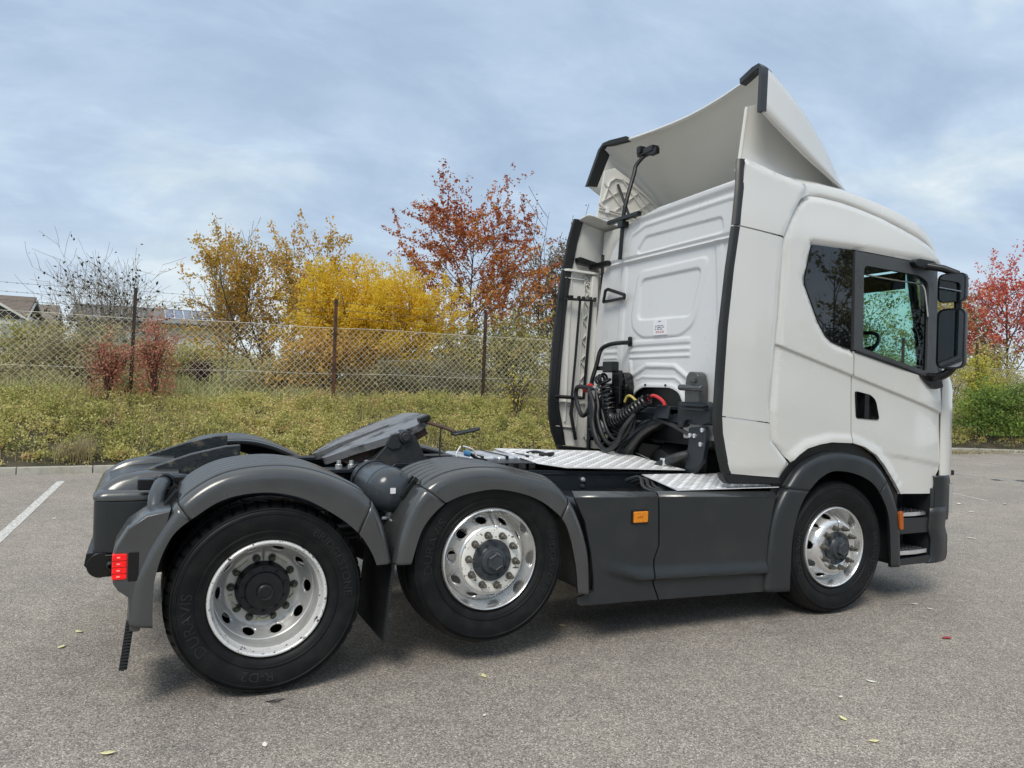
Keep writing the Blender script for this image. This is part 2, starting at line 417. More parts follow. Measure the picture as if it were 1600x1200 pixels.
def make_wheel(kind, x, y, z, roll, parent=T, full=True, side=1):
    yaw = 0 if side == 1 else PI
    def place(o, sub=False):
        if not sub: o.location = (x, y, z); o.rotation_euler = (0, roll, yaw)
        return o
    # hub first: it is the body of the wheel
    h = MB()
    if kind == 'drive':
        h.lathe([(0.146, 0.245), (0.145, 0.215), (0.141, 0.205), (0.139, 0.180), (0.132, 0.170), (0.104, 0.165), (0.096, 0.155), (0.062, 0.150), (0.044, 0.148), (0.042, 0.125), (0.036, 0.119), (0.028, 0.117), (0.027, 0.121), (0.0005, 0.121)], n=48)
        for k in range(10):
            a = 2 * PI * k / 10; h.lathe([(0.009, 0.168), (0.009, 0.157), (0.0005, 0.156)], c=(0.118 * math.sin(a), 0, 0.118 * math.cos(a)), n=6)
        hub = obj('wheel', h, M['hub_b'], parent)
    else:
        h.lathe([(0.124, 0.02), (0.122, -0.028), (0.118, -0.036), (0.086, -0.038), (0.078, -0.046), (0.074, -0.058), (0.064, -0.064), (0.058, -0.064)], n=48)
        h.lathe([(0.052, -0.058), (0.050, -0.088), (0.044, -0.094), (0.040, -0.090), (0.0005, -0.089)], n=6)
        h.lathe([(0.060, -0.062), (0.050, -0.066)], n=24)
        for k in range(10):
            a = 2 * PI * (k + 0.3) / 10; h.lathe([(0.0105, -0.034), (0.0105, -0.046), (0.006, -0.046), (0.0055, -0.041), (0.0004, -0.041)], c=(0.100 * math.sin(a), 0, 0.100 * math.cos(a)), n=6)
        hub = obj('wheel', h, M['hub_g'], parent)
    place(hub)
    sc = 1.0
    obj('tyre', make_tyre(kind == 'drive', sc), M['tyre'], hub, angle=28)
    if kind == 'drive':
        obj('tyre', MB().add([(a, b + 0.345, c) for a, b, c in make_tyre(False).v], make_tyre(False).f), M['tyre'], hub, angle=28)
    # rim barrel
    b = MB()
    if kind == 'drive':
        lip = MB().lathe([(0.286, 0.030), (0.299, 0.022), (0.302, 0.006), (0.299, -0.008), (0.292, -0.012), (0.285, -0.008), (0.280, 0.010), (0.276, 0.028), (0.266, 0.045)], n=96)
        b.lathe([(0.2665, 0.0445), (0.262, 0.062), (0.259, 0.075), (0.2595, 0.095), (0.262, 0.100), (0.262, 0.135), (0.258, 0.152)], n=96)
        obj('rim_lip', lip, M['lip_r'], hub, angle=60)
        obj('rim', b, M['rim_r'], hub, angle=50)
        R_, Y_ = [0.128, 0.142, 0.188, 0.196, 0.206, 0.222, 0.240, 0.252, 0.260], [0.236, 0.235, 0.235, 0.234, 0.228, 0.211, 0.186, 0.166, 0.150]
        finish(rim_disc(R_, Y_, 0.231, 0.033, 0.0165, 10, 0.128, 0.260, 0.0), 'rim_disc', M['rim_r'], hub, solid=0.012, fixn=False, angle=45, weld=0)
        nuts, nr, ny, nl, nm = 10, 0.166, 0.235, 0.036, 'nut_dark'
        for k in range(0, 10, 2):       # pale loose-nut indicators between pairs
            a0, a1 = 2 * PI * (k + 0.15) / 10 + 0.25, 2 * PI * (k + 0.85) / 10 + 0.25
            am = (a0 + a1) / 2
            P = [(0.158 * math.sin(am), 0.158 * math.cos(am))]
            for a_ in (a0, a1):
                t = MB()
                q = [(0.178 * math.sin(a_), 0.178 * math.cos(a_)), (0.156 * math.sin(a_), 0.156 * math.cos(a_)), (0.172 * math.sin(am), 0.172 * math.cos(am))]
                t.prism([(p[0], p[1]) for p in q], 0.230, 0.222)
                obj('nut_indicator', t, M['indicator'], hub, flat=True)
    else:
        rm = M['rim_m'] if kind == 'lift' else M['rim_f']
        b.lathe([(0.286, 0.030), (0.299, 0.022), (0.302, 0.004), (0.299, -0.010), (0.292, -0.014), (0.286, -0.010), (0.281, 0.010), (0.274, 0.034), (0.266, 0.052), (0.262, 0.078), (0.258, 0.088)], n=96)
        obj('rim', b, rm, hub, angle=60)
        R_, Y_ = [0.112, 0.178, 0.190, 0.202, 0.216, 0.230, 0.244, 0.255, 0.261], [-0.024, -0.024, -0.021, -0.010, 0.012, 0.038, 0.062, 0.080, 0.086]
        if kind == 'lift':
            finish(rim_disc(R_, Y_, 0.231, 0.033, 0.0185, 10, 0.190, 0.261, 0.1), 'rim_disc', rm, hub, solid=0.012, fixn=False, angle=45)
            obj('mounting_ring', MB().lathe([(0.111, -0.02), (0.112, -0.0245), (0.178, -0.0245), (0.186, -0.0225), (0.1915, -0.0195)], n=72), M['peel'], hub, angle=60)
        else:
            finish(rim_disc(R_, Y_, 0.231, 0.033, 0.0185, 10, 0.112, 0.261, 0.1), 'rim_disc', rm, hub, solid=0.012, fixn=False, angle=45)
        nuts, nr, ny, nl, nm = 10, 0.150, -0.024, 0.056, 'nut'
    if full:
        for k in range(nuts):
            a = 2 * PI * (k + 0.5) / 10 + (0.25 if kind == 'drive' else 0.1) - (2 * PI * 0.35 / 10 if kind == 'drive' else 0) + (0.0 if kind != 'drive' else (0.06 if k % 2 else -0.06))
            obj('wheel_nut', nut_mb(a, nr, ny, nl, 0.0165), M[nm], hub, angle=40)
        words = []
        def ring_text_(s_, *a_): L = MB(); ring_text(L, s_, *a_); words.append(L)
        if kind == 'drive':
            ring_text_('BRIDGESTONE', 0.058, 0.385, math.radians(62), 1.05)
            ring_text_('DURAVIS', 0.075, 0.372, math.radians(255), 1.05)
            ring_text_('R-D2', 0.066, 0.374, math.radians(187), 1.1)
        elif kind == 'lift':
            ring_text_('DURAVIS', 0.070, 0.372, math.radians(285), 1.1)
            ring_text_('BRIDGESTONE', 0.052, 0.385, math.radians(95), 1.1)
        else:
            ring_text_('DURAVIS', 0.075, 0.368, math.radians(268), 1.0)
            ring_text_('BRIDGESTONE', 0.054, 0.385, math.radians(105), 1.1)
        for L in words: obj('tyre_lettering', L, M['letters'], hub, fixn=True, flat=True)
    return hub
make_wheel('drive', 0.0, -1.195, 0.497, 0.0)
make_wheel('lift', 1.25, -1.195, 0.612, 0.0)
make_wheel('steer', 4.07, -1.185, 0.497, 0.0)
make_wheel('drive', 0.0, 1.195, 0.497, 0.3, full=False, side=-1)
make_wheel('lift', 1.25, 1.195, 0.612, 0.3, full=False, side=-1)
make_wheel('steer', 4.07, 1.185, 0.497, 0.3, full=False, side=-1)

# ---- chassis ------------------------------------------------------
def top_z(x): return 1.075 - 0.033 * (x - 0.6)
fr = MB()
for s in (-1, 1):
    y0, y1 = s * 0.42, s * 0.345
    pl = [(-0.62, 0.84), (-0.62, 1.07), (0.5, top_z(0.5)), (2.1, top_z(2.1)), (3.6, top_z(3.6)), (5.1, 0.93), (5.1, 0.74), (3.6, 0.72), (0.6, 0.80)]
    fr.prism(pl, s * 0.412, s * 0.405)
    fr.prism([(-0.62, 1.071), (5.1, 0.931), (5.1, 0.922), (-0.62, 1.062)], s * 0.42, s * 0.345)
    fr.prism([(-0.62, 0.84), (5.1, 0.74), (5.1, 0.731), (-0.62, 0.831)], s * 0.42, s * 0.345)
for x in (-0.55, 0.55, 1.7, 2.9, 4.6): fr.box(x - 0.05, x + 0.05, -0.345, 0.345, 0.80, 0.98)
frame = obj('chassis_frame', fr, M['frame'], T, bevel=0.004)
ax = MB()
for x, z in ((0, 0.497), (1.25, 0.612), (4.07, 0.46)):
    ax.tube([(x, -0.95, z), (x, 0.95, z)], 0.07, 12)
ax.lathe([(0.05, -0.20), (0.16, -0.17), (0.20, -0.05), (0.20, 0.05), (0.16, 0.17), (0.05, 0.2)], c=(0, 0, 0.52), n=24, axis='x')
ax.tube([(0.15, 0, 0.55), (2.8, 0, 0.75)], 0.055, 12)
for s in (-1, 1):
    for x in (0.35, -0.35, 0.9, 1.6):
        ax.lathe([(0.05, 0.50), (0.13, 0.53), (0.14, 0.62), (0.12, 0.66), (0.14, 0.70), (0.13, 0.78), (0.05, 0.80)], c=(x, s * 0.45, 0), n=16, axis='z')
    ax.box(-0.4, 0.4, s * 0.5 - 0.04, s * 0.5 + 0.04, 0.40, 0.45); ax.box(0.85, 1.65, s * 0.5 - 0.04, s * 0.5 + 0.04, 0.50, 0.55)
    ax.box(3.4, 4.8, s * 0.45 - 0.04, s * 0.45 + 0.04, 0.50, 0.55)
obj('axles_and_springs', ax, M['black'], T, bevel=0.006)
for x, z in ((2.33, 0.955), (2.33, 0.905), (2.05, 0.905)):
    obj('bolt', MB().lathe([(0.018, -0.412), (0.018, -0.428), (0.011, -0.430), (0.011, -0.444), (0.0005, -0.445)], c=(x, 0, z), n=8), M['alu'] if x > 2.2 and z > 0.93 else M['iron'], frame)

# rear end cover: a moulded shell over the ends of the rails
rc = MB().prism(rpoly([(-0.845, -0.60), (-0.845, 0.60), (-0.45, 0.62), (-0.45, -0.62), ], [0.07, 0.07, 0.0, 0.0], 5), 0.655, 0.945, plane='xy')
rear_cover = obj('rear_cover', rc, M['plastic_dk'], T, bevel=0.012, seg=3)
led = MB(); rows = []
for z, d in ((0.945, 0.0), (0.965, 0.004), (0.985, -0.012), (0.995, -0.035)):
    rows.append([(x - d if x < -0.5 else x, y * (1 + d * 0.8), z) for x, y in rpoly([(-0.45, -0.625), (-0.848, -0.605), (-0.848, 0.605), (-0.45, 0.625)], [0, 0.07, 0.07, 0], 5)])
led.grid(rows); n_ = len(rows[0]); led.f.append(tuple(3 * n_ + i for i in range(n_)))
obj('cover_ledge', led, M['plastic'], rear_cover, angle=50)
# humped tops over the two rail ends and the bridge between them
for s in (-1, 1):
    hp = MB(); rows = []
    for x, z in smooth_path([(-0.835, 0.985), (-0.80, 1.015), (-0.755, 1.045), (-0.70, 1.068), (-0.62, 1.085), (-0.54, 1.092), (-0.42, 1.092)], 4):
        w = 0.13 + 0.02 * (x + 0.84); c0 = s * 0.43
        rows.append([(x, c0 + s * 0.09, 0.97), (x, c0 + s * 0.075, z - 0.035), (x, c0 + s * 0.05, z - 0.008), (x, c0 + s * 0.02, z), (x, c0 - s * 0.05, z), (x, c0 - s * 0.08, z - 0.01), (x, c0 - s * 0.10, z - 0.04), (x, c0 - s * 0.11, 0.97)])
    hp.grid(rows); k = len(rows[0]); hp.f.append(tuple(range(k))); hp.f.append(tuple(reversed(range(len(hp.v) - k, len(hp.v)))))
    obj('rail_end_cover', hp, M['plastic'], rear_cover, angle=32)
br_ = MB(); rows = []
for x, z in smooth_path([(-0.83, 0.98), (-0.79, 1.005), (-0.73, 1.03), (-0.66, 1.045), (-0.50, 1.055), (-0.42, 1.055)], 3): rows.append([(x, -0.34, z), (x, -0.15, z - 0.012), (x, 0.15, z - 0.012), (x, 0.34, z)])
br_.grid(rows); obj('cover_bridge', br_, M['plastic_dk'], rear_cover, solid=0.01)
ur = MB()
ur.tube([(-0.80, -0.62, 0.60), (-0.80, 0.62, 0.60)], 0.068, 20)
ur.lathe([(0.012, -0.66), (0.024, -0.655), (0.030, -0.64), (0.026, -0.61)], c=(-0.75, 0, 0.60), n=12)
ur.prism([(-0.87, 0.665), (-0.45, 0.665), (-0.45, 0.535), (-0.80, 0.53), (-0.85, 0.56), (-0.88, 0.60)], -0.60, 0.60)
ur.box(-0.78, -0.70, -0.625, -0.600, 0.648, 0.656)
obj('rear_beam', ur, M['black'], T, bevel=0.008)
# guide ramps for the trailer
for s in (-1, 1):
    y = s * 0.42
    g = MB().prism([(-0.655, 1.050), (-0.64, 1.068), (-0.54, 1.112), (-0.35, 1.178), (-0.16, 1.222), (-0.08, 1.228), (-0.08, 1.10), (-0.3, 1.07), (-0.55, 1.045)], y - 0.012, y + 0.012)
    g.prism([(-0.650, 1.066), (-0.54, 1.1135), (-0.35, 1.1795), (-0.16, 1.2235), (-0.08, 1.2295), (-0.08, 1.219), (-0.16, 1.213), (-0.35, 1.169), (-0.54, 1.103)], y - 0.010, y + 0.060)
    obj('guide_ramp', g, M['ramp'], T, bevel=0.004)
# exhaust-like bracket tube carrying the rear wing
bt = obj('mudguard_bracket', MB().tube(smooth_path([(-0.30, -0.52, 1.02), (-0.44, -0.60, 1.05), (-0.50, -0.72, 1.055), (-0.535, -0.86, 1.01), (-0.545, -0.95, 0.90), (-0.545, -0.98, 0.80)], 5), 0.040, 14), M['tank'], T)
obj('clamp', MB().lathe([(0.044, -0.05), (0.055, -0.045), (0.055, -0.005), (0.044, 0.0)], c=(-0.50, -0.70, 1.052), n=20).box(-0.63, -0.55, -0.70, -0.63, 1.01, 1.07).box(-0.45, -0.38, -0.70, -0.63, 1.02, 1.08), M['black'], bt, bevel=0.006)

# ---- mudguards ----------------------------------------------------
PAIRS_R = [((-.655, .44), (-.545, .42)), ((-.63, .66), (-.54, .66)), ((-.53, .88), (-.475, .85)), ((-.41, 1.04), (-.36, .955)), ((-.24, 1.145), (-.22, 1.035)),
           ((-.02, 1.18), (-.03, 1.058)), ((.18, 1.16), (.15, 1.02)), ((.38, 1.085), (.33, .92)), ((.52, .985), (.45, .82)), ((.60, .82), (.52, .72)), ((.645, .64), (.555, .64))]
PAIRS_M = [((.655, .63), (.745, .63)), ((.69, .82), (.805, .82)), ((.78, 1.0), (.90, .935)), ((.89, 1.095), (1.0, .99)), ((1.05, 1.14), (1.12, 1.02)), ((1.25, 1.145), (1.27, 1.03)),
           ((1.5, 1.10), (1.47, .985)), ((1.66, 1.04), (1.62, .905)), ((1.80, .88), (1.73, .79)), ((1.90, .62), (1.80, .56)), ((1.925, .35), (1.825, .37))]
PAIRS_F = [((3.365, .235), (3.57, .225)), ((3.39, .57), (3.585, .61)), ((3.45, .82), (3.66, .84)), ((3.585, 1.02), (3.78, .98)), ((3.72, 1.135), (3.90, 1.055)), ((3.96, 1.205), (4.02, 1.075)),
           ((4.23, 1.19), (4.20, 1.05)), ((4.44, 1.115), (4.38, .98)), ((4.60, .94), (4.50, .86)), ((4.715, .69), (4.585, .68)), ((4.75, .31), (4.62, .315))]
def mudguard(pairs, s, yn, yf, cuts, names, mats, ribs=None, soft=1.0):
    K = 8
    C = smooth_path([(a[0], 0, a[1]) for a, b in pairs], K); I = smooth_path([(b[0], 0, b[1]) for a, b in pairs], K)
    N = len(C); bounds = [0] + [int(round(c * K)) for c in cuts] + [N - 1]; first = None
    for part in range(len(bounds) - 1):
        mb = MB(); rows = []
        a, b = bounds[part], bounds[part + 1]
        for i in range(a, b + 1):
            c, q = C[i].copy(), I[i].copy()
            tan = (C[min(i + 1, N - 1)] - C[max(i - 1, 0)]).normalized()
            if part > 0 and i == a: c = c + tan * 0.004; q = q + tan * 0.004
            nrm = (c - q).normalized(); h = (c - q).length
            rowy = [(yf, -0.03), (yf, -0.004), (yf - 0.02, 0.0)]
            if ribs and part == ribs[0]:
                e0 = sstep(bounds[part] + 0.5, bounds[part] + 1.8, i) * (1 - sstep(bounds[part + 1] - 3.2, bounds[part + 1] - 1.6, i))
                n = 6; w = (yn + 0.062) - (yf - 0.04)
                for k in range(n):
                    y0 = yf - 0.04 + w * k / n
                    rowy += [(y0 + w / n * u_, h_ * e0) for u_, h_ in ((0.0, -0.012), (0.10, -0.012), (0.15, 0.006), (0.28, 0.013), (0.50, 0.016), (0.70, 0.013), (0.83, 0.006), (0.88, -0.012))]
            else: rowy += [((yf + yn) / 2, 0.0)]
            rowy += [(yn + 0.052 * soft, 0.0), (yn + 0.034 * soft, -0.004), (yn + 0.017 * soft, -0.014), (yn + 0.005 * soft, -0.030), (yn, -0.055)]
            row = []
            for y, dn in rowy:
                p = c + nrm * max(dn, -h * 0.62); row.append((p.x, s * -y if s > 0 else y, p.z))
            p = q; row.append((p.x, s * -yn if s > 0 else yn, p.z)); row.append((p.x + nrm.x * 0.008, (s * -(yn + 0.03) if s > 0 else yn + 0.03), p.z + nrm.z * 0.008))
            rows.append(row)
        mb.grid(rows)
        o = obj(names[part], mb, mats[part], T if first is None else first, angle=30, solid=0.006, offset=0)
        first = first or o
    return first
g1 = mudguard(PAIRS_R, -1, -1.25, -0.60, (2.75, 8.0), ['mudguard', 'mudguard_top', 'mudguard_end'], [M['plastic'], M['plastic'], M['plastic']], ribs=(1,))
g2 = mudguard(PAIRS_M, -1, -1.25, -0.60, (2.4, 7.6), ['mudguard', 'mudguard_top', 'mudguard_end'], [M['plastic'], M['plastic'], M['plastic']], ribs=(1,))
mudguard(PAIRS_R, 1, -1.25, -0.60, (2.75, 8.0), ['mudguard', 'mudguard_top', 'mudguard_end'], [M['plastic'], M['plastic'], M['plastic']], ribs=(1,))
mudguard(PAIRS_M, 1, -1.25, -0.60, (2.4, 7.6), ['mudguard', 'mudguard_top', 'mudguard_end'], [M['plastic'], M['plastic'], M['plastic']], ribs=(1,))
for s in (-1, 1):
    mudguard(PAIRS_F, s, -1.245, -0.62, (2.6, 7.7), ['wheel_arch', 'wheel_arch_top', 'wheel_arch_end'], [M['plastic_dk']] * 3, soft=0.8)
# latches on the mudguards
for g, pts in ((g1, [(-0.475, -0.80, 0.985), (-0.475, -1.02, 0.985)]), (g2, [(0.79, -0.82, 1.025), (0.79, -1.04, 1.025)])):
    for (x, y, z) in pts:
        l = MB()
        R_ = Matrix.Rotation(math.radians(-52), 3, 'Y')
        l.box(x - 0.07, x + 0.07, y - 0.035, y - 0.022, z + 0.0, z + 0.022, R_, (x, y, z)); l.box(x - 0.07, x + 0.07, y + 0.022, y + 0.035, z, z + 0.022, R_, (x, y, z))
        l.box(x - 0.05, x - 0.03, y - 0.03, y + 0.03, z, z + 0.014, R_, (x, y, z)); l.box(x + 0.03, x + 0.05, y - 0.03, y + 0.03, z, z + 0.014, R_, (x, y, z))
        obj('latch', l, M['black'], g, bevel=0.002)
# mudflaps with a ribbed brush edge
def flap(x0, z0, x1, z1, ya, yb, name='mudflap', n=16, lip=0.018):
    fl = MB()
    fl.add([(x0, ya, z0), (x0 + 0.012, ya, z0), (x1 + 0.012, ya, z1), (x1, ya, z1), (x0, yb, z0), (x0 + 0.012, yb, z0), (x1 + 0.012, yb, z1), (x1, yb, z1)], [(0, 1, 2, 3), (4, 7, 6, 5), (0, 4, 5, 1), (3, 2, 6, 7), (0, 3, 7, 4), (1, 5, 6, 2)])
    o = obj(name, fl, M['rubber'], T)
    rb = MB()
    for k in range(n):
        t = (k + 0.15) / n; t2 = (k + 0.7) / n
        xa, za, xb, zb = x0 + (x1 - x0) * t, z0 + (z1 - z0) * t, x0 + (x1 - x0) * t2, z0 + (z1 - z0) * t2
        rb.add([(xa + 0.006 - lip, ya - 0.004, za), (xa + 0.006 + lip, ya - 0.004, za), (xb + 0.006 + lip, ya - 0.004, zb), (xb + 0.006 - lip, ya - 0.004, zb), (xa + 0.006 - lip, ya + 0.03, za), (xa + 0.006 + lip, ya + 0.03, za), (xb + 0.006 + lip, ya + 0.03, zb), (xb + 0.006 - lip, ya + 0.03, zb)],
               [(0, 1, 2, 3), (4, 7, 6, 5), (0, 4, 5, 1), (3, 2, 6, 7), (0, 3, 7, 4), (1, 5, 6, 2)])
    obj('flap_edge', rb, M['plastic_dk'], o, flat=True)
flap(-0.645, 0.46, -0.672, 0.22, -1.22, -0.62)
flap(0.665, 0.72, 0.615, 0.20, -1.20, -0.60, n=34, lip=0.009)
flap(-0.645, 0.46, -0.672, 0.22, 1.22, 0.62)
flap(0.665, 0.72, 0.615, 0.20, 1.20, 0.60)
# tail lamp moulding
tl = MB(); rows = []
for y, e in ((-1.235, 0.03), (-1.225, 0.012), (-1.19, 0.0), (-0.95, 0.0), (-0.90, 0.012), (-0.885, 0.04)):
    sec = [(-0.475, 0.985), (-0.58, 0.965), (-0.665, 0.905), (-0.715, 0.82), (-0.722, 0.79), (-0.722, 0.64), (-0.70, 0.605), (-0.655, 0.57), (-0.645, 0.40), (-0.60, 0.40)]
    cx, cz = -0.56, 0.72
    rows.append([(x + (cx - x) * e * 2.2, y, z + (cz - z) * e * 1.2) for x, z in sec])
tl.grid(rows); k = len(rows[0]); tl.f.append(tuple(range(k))); tl.f.append(tuple(range(5 * k + k - 1, 5 * k - 1, -1)))
tail = obj('tail_lamp', tl, M['plastic'], T, bevel=0.004, angle=28)
ln = obj('lens', MB().box(-0.7245, -0.660, -1.243, -1.165, 0.662, 0.785), M['red'], tail, bevel=0.008)
obj('lens_surround', MB().box(-0.656, -0.61, -1.2385, -1.20, 0.65, 0.79), M['black'], tail, bevel=0.004)
for zz in (0.692, 0.722, 0.753):
    obj('lens_divider', MB().box(-0.7255, -0.6605, -1.2436, -1.17, zz - 0.0012, zz + 0.0012), M['red_dk'], tail)
for zz in (0.675, 0.704, 0.735, 0.766):
    obj('lamp_element', MB().box(-0.704, -0.690, -1.2445, -1.236, zz, zz + 0.006), M['red_led'], tail)
tail2 = tail.copy(); COL.objects.link(tail2); tail2.scale = (1, -1, 1)
ln2 = ln.copy(); COL.objects.link(ln2); ln2.parent = tail2

# ---- air tank -----------------------------------------------------
tk = obj('air_tank', MB().lathe([(0.0005, -1.065), (0.04, -1.060), (0.085, -1.042), (0.118, -1.010), (0.132, -0.965), (0.134, -0.93), (0.134, -0.56), (0.118, -0.51), (0.06, -0.48), (0.0005, -0.475)], c=(0.695, 0, 1.005), n=40), M['tank'], T, angle=60)
obj('strap', MB().lathe([(0.1345, -0.66), (0.140, -0.66), (0.140, -0.625), (0.1345, -0.625)], c=(0.695, 0, 1.005), n=40), M['black'], tk)
obj('weld_seam', MB().lathe([(0.134, -0.952), (0.1365, -0.949), (0.1365, -0.941), (0.134, -0.938)], c=(0.695, 0, 1.005), n=40), M['tank'], tk)
obj('sticker', MB().box(0.672, 0.703, -1.068, -1.058, 0.998, 1.030), M['paper'], tk)
obj('valve', MB().tube([(0.70, -0.95, 0.875), (0.70, -0.95, 0.84)], 0.022, 10).tube([(0.66, -0.95, 0.84), (0.75, -0.95, 0.84)], 0.012, 8), M['alu'], tk)
br = MB()
for k in range(5):
    br.tube(smooth_path([(0.60 + 0.04 * k, -0.60, 0.80 - 0.03 * (k % 3)), (0.66 + 0.03 * k, -0.80, 0.76), (0.72, -1.0, 0.70 + 0.02 * k), (0.62 + 0.06 * k, -0.9, 0.60)], 4), 0.011, 6)
br.box(0.58, 0.80, -0.98, -0.80, 0.68, 0.78)
obj('valve_block', br, M['black'], T, bevel=0.005)

# ---- fifth wheel --------------------------------------------------
TH = math.radians(-21.5); FW0 = Vector((1.185, 0, 1.415))      # front edge of the coupling plate
def fw(p): return FW0 + Matrix.Rotation(TH, 3, 'Y') @ Vector(p)
half = [(0.0, 0.0), (-0.005, 0.16), (-0.04, 0.29), (-0.11, 0.37), (-0.22, 0.405), (-0.36, 0.40), (-0.52, 0.345), (-0.66, 0.265), (-0.75, 0.205), (-0.775, 0.165), (-0.765, 0.125), (-0.70, 0.105), (-0.50, 0.070), (-0.36, 0.050), (-0.27, 0.042), (-0.235, 0.0)]
outl = half + [(x, -y) for x, y in reversed(half[1:-1])]
outl = [(p.x, p.y) for p in smooth_path([(a, b, 0) for a, b in outl] + [(outl[0][0], outl[0][1], 0)], 3)[:-1]]
pm = panel(outl, [], lambda u, v: fw((u, v, -0.012 * sstep(-0.55, -0.78, u) - 0.006 * sstep(0.3, 0.40, abs(v)))), frange(-0.75, 0, 0.05), frange(-0.4, 0.4, 0.05), face=(0, 0, 1))
plate = finish(pm, 'fifth_wheel', M['grease'], T, solid=0.048, fixn=False, bevel=0.006, angle=50)
for s in (-1, 1):
    ribm = MB()
    pts = [fw((x, s * y, z)) for x, y, z in ((-0.70, 0.23, -0.05), (-0.10, 0.34, -0.05), (-0.08, 0.34, -0.10), (-0.35, 0.33, -0.15), (-0.65, 0.24, -0.10))]
    ribm.add(pts + [p + Vector((0, -s * 0.03, 0)) for p in pts], [(0, 1, 2, 3, 4), (9, 8, 7, 6, 5)] + [(i, i + 5, (i + 1) % 5 + 5, (i + 1) % 5) for i in range(5)])
    obj('plate_skirt', ribm, M['rust'], plate, bevel=0.004)
obj('lock_jaw', MB().box(-0.30, -0.05, -0.2, 0.2, -0.11, -0.055).v and MB().add([fw(p) for p in MB().box(-0.30, -0.05, -0.22, 0.22, -0.11, -0.055).v], MB().box(0, 1, 0, 1, 0, 1).f), M['rust'], plate, bevel=0.01)
for s in (-1, 1):
    bk = MB()
    bk.prism([(0.70, 1.105), (0.76, 1.13), (0.86, 1.245), (0.90, 1.30), (1.02, 1.30), (1.05, 1.25), (1.11, 1.13), (1.17, 1.10), (1.17, 1.085), (0.70, 1.085)], s * 0.40, s * 0.30)
    bk.lathe([(0.0005, 0.0), (0.040, 0.0), (0.046, 0.02), (0.046, 0.10), (0.0005, 0.10)], c=(0.955, s * 0.385 - 0.05, 1.275), n=20)
    bk.lathe([(0.0005, -0.012), (0.026, -0.012), (0.03, 0.0)], c=(0.955, s * 0.385 - 0.05 if s < 0 else s * 0.385 + 0.062, 1.275), n=16)
    bk.prism(rpoly([(0.83, 1.22), (0.86, 1.19), (0.93, 1.20), (0.93, 1.30), (0.86, 1.29)], 0.02, 3), s * 0.415, s * 0.38)
    obj('coupling_bracket', bk, M['iron'], T, bevel=0.008)
for s in (-1, 1):    # corrugated mounting rail under the coupling
    mp_ = MB()
    mp_.box(0.18, 1.62, s * 0.47, s * 0.33, 1.062 - 0.012, 1.075)
    for x0 in (0.58, 0.84):
        mp_.prism([(x0, 1.076), (x0 + 0.04, 1.105), (x0 + 0.16, 1.105), (x0 + 0.20, 1.076)], s * 0.47, s * 0.33)
    obj('mounting_rail', mp_, M['frame'], T, bevel=0.005)
for x in (0.52, 0.60, 0.70, 1.20, 1.26):
    obj('bolt', MB().lathe([(0.022, 1.075), (0.022, 1.10), (0.014, 1.102), (0.014, 1.125), (0.0005, 1.126)], c=(x, -0.42, 0), n=8, axis='z'), M['nut'] if x > 1 else M['alu'], frame)
# release handle
hd = obj('release_handle', MB().tube([(1.10, -0.40, 1.375), (1.20, -0.47, 1.345), (1.27, -0.52, 1.315)], 0.013, 8), M['rust'], plate)
obj('handle_loop', MB().tube(smooth_path([(1.25, -0.50, 1.305), (1.27, -0.54, 1.300), (1.33, -0.545, 1.312), (1.42, -0.545, 1.332), (1.44, -0.52, 1.337), (1.42, -0.50, 1.334), (1.33, -0.50, 1.315), (1.25, -0.50, 1.305)], 4), 0.010, 8), M['iron'], plate)
obj('locking_lever', MB().box(1.05, 1.13, -0.43, -0.36, 1.375, 1.415, Matrix.Rotation(TH, 3, 'Y')), M['black'], plate, bevel=0.01)
obj('chain', MB().tube([(1.19, -0.46, 1.345), (1.185, -0.46, 1.24), (1.19, -0.455, 1.10)], 0.006, 6), M['iron'], plate)
# blue plug and its thin cables on the crossmember
pg = obj('cable_plug', MB().tube([(1.43, -0.30, 1.155), (1.47, -0.31, 1.145)], 0.022, 10), M['blue'], T)
obj('plug_cable', MB().tube(smooth_path([(1.40, -0.30, 1.20), (1.36, -0.32, 1.14), (1.39, -0.34, 1.085), (1.45, -0.34, 1.09), (1.52, -0.30, 1.10), (1.50, -0.30, 1.17), (1.42, -0.30, 1.20)], 5), 0.006, 6), M['paper'], pg)
obj('plug_lead', MB().tube(smooth_path([(1.47, -0.31, 1.145), (1.53, -0.30, 1.11), (1.62, -0.25, 1.09)], 4), 0.012, 8), M['black'], pg)

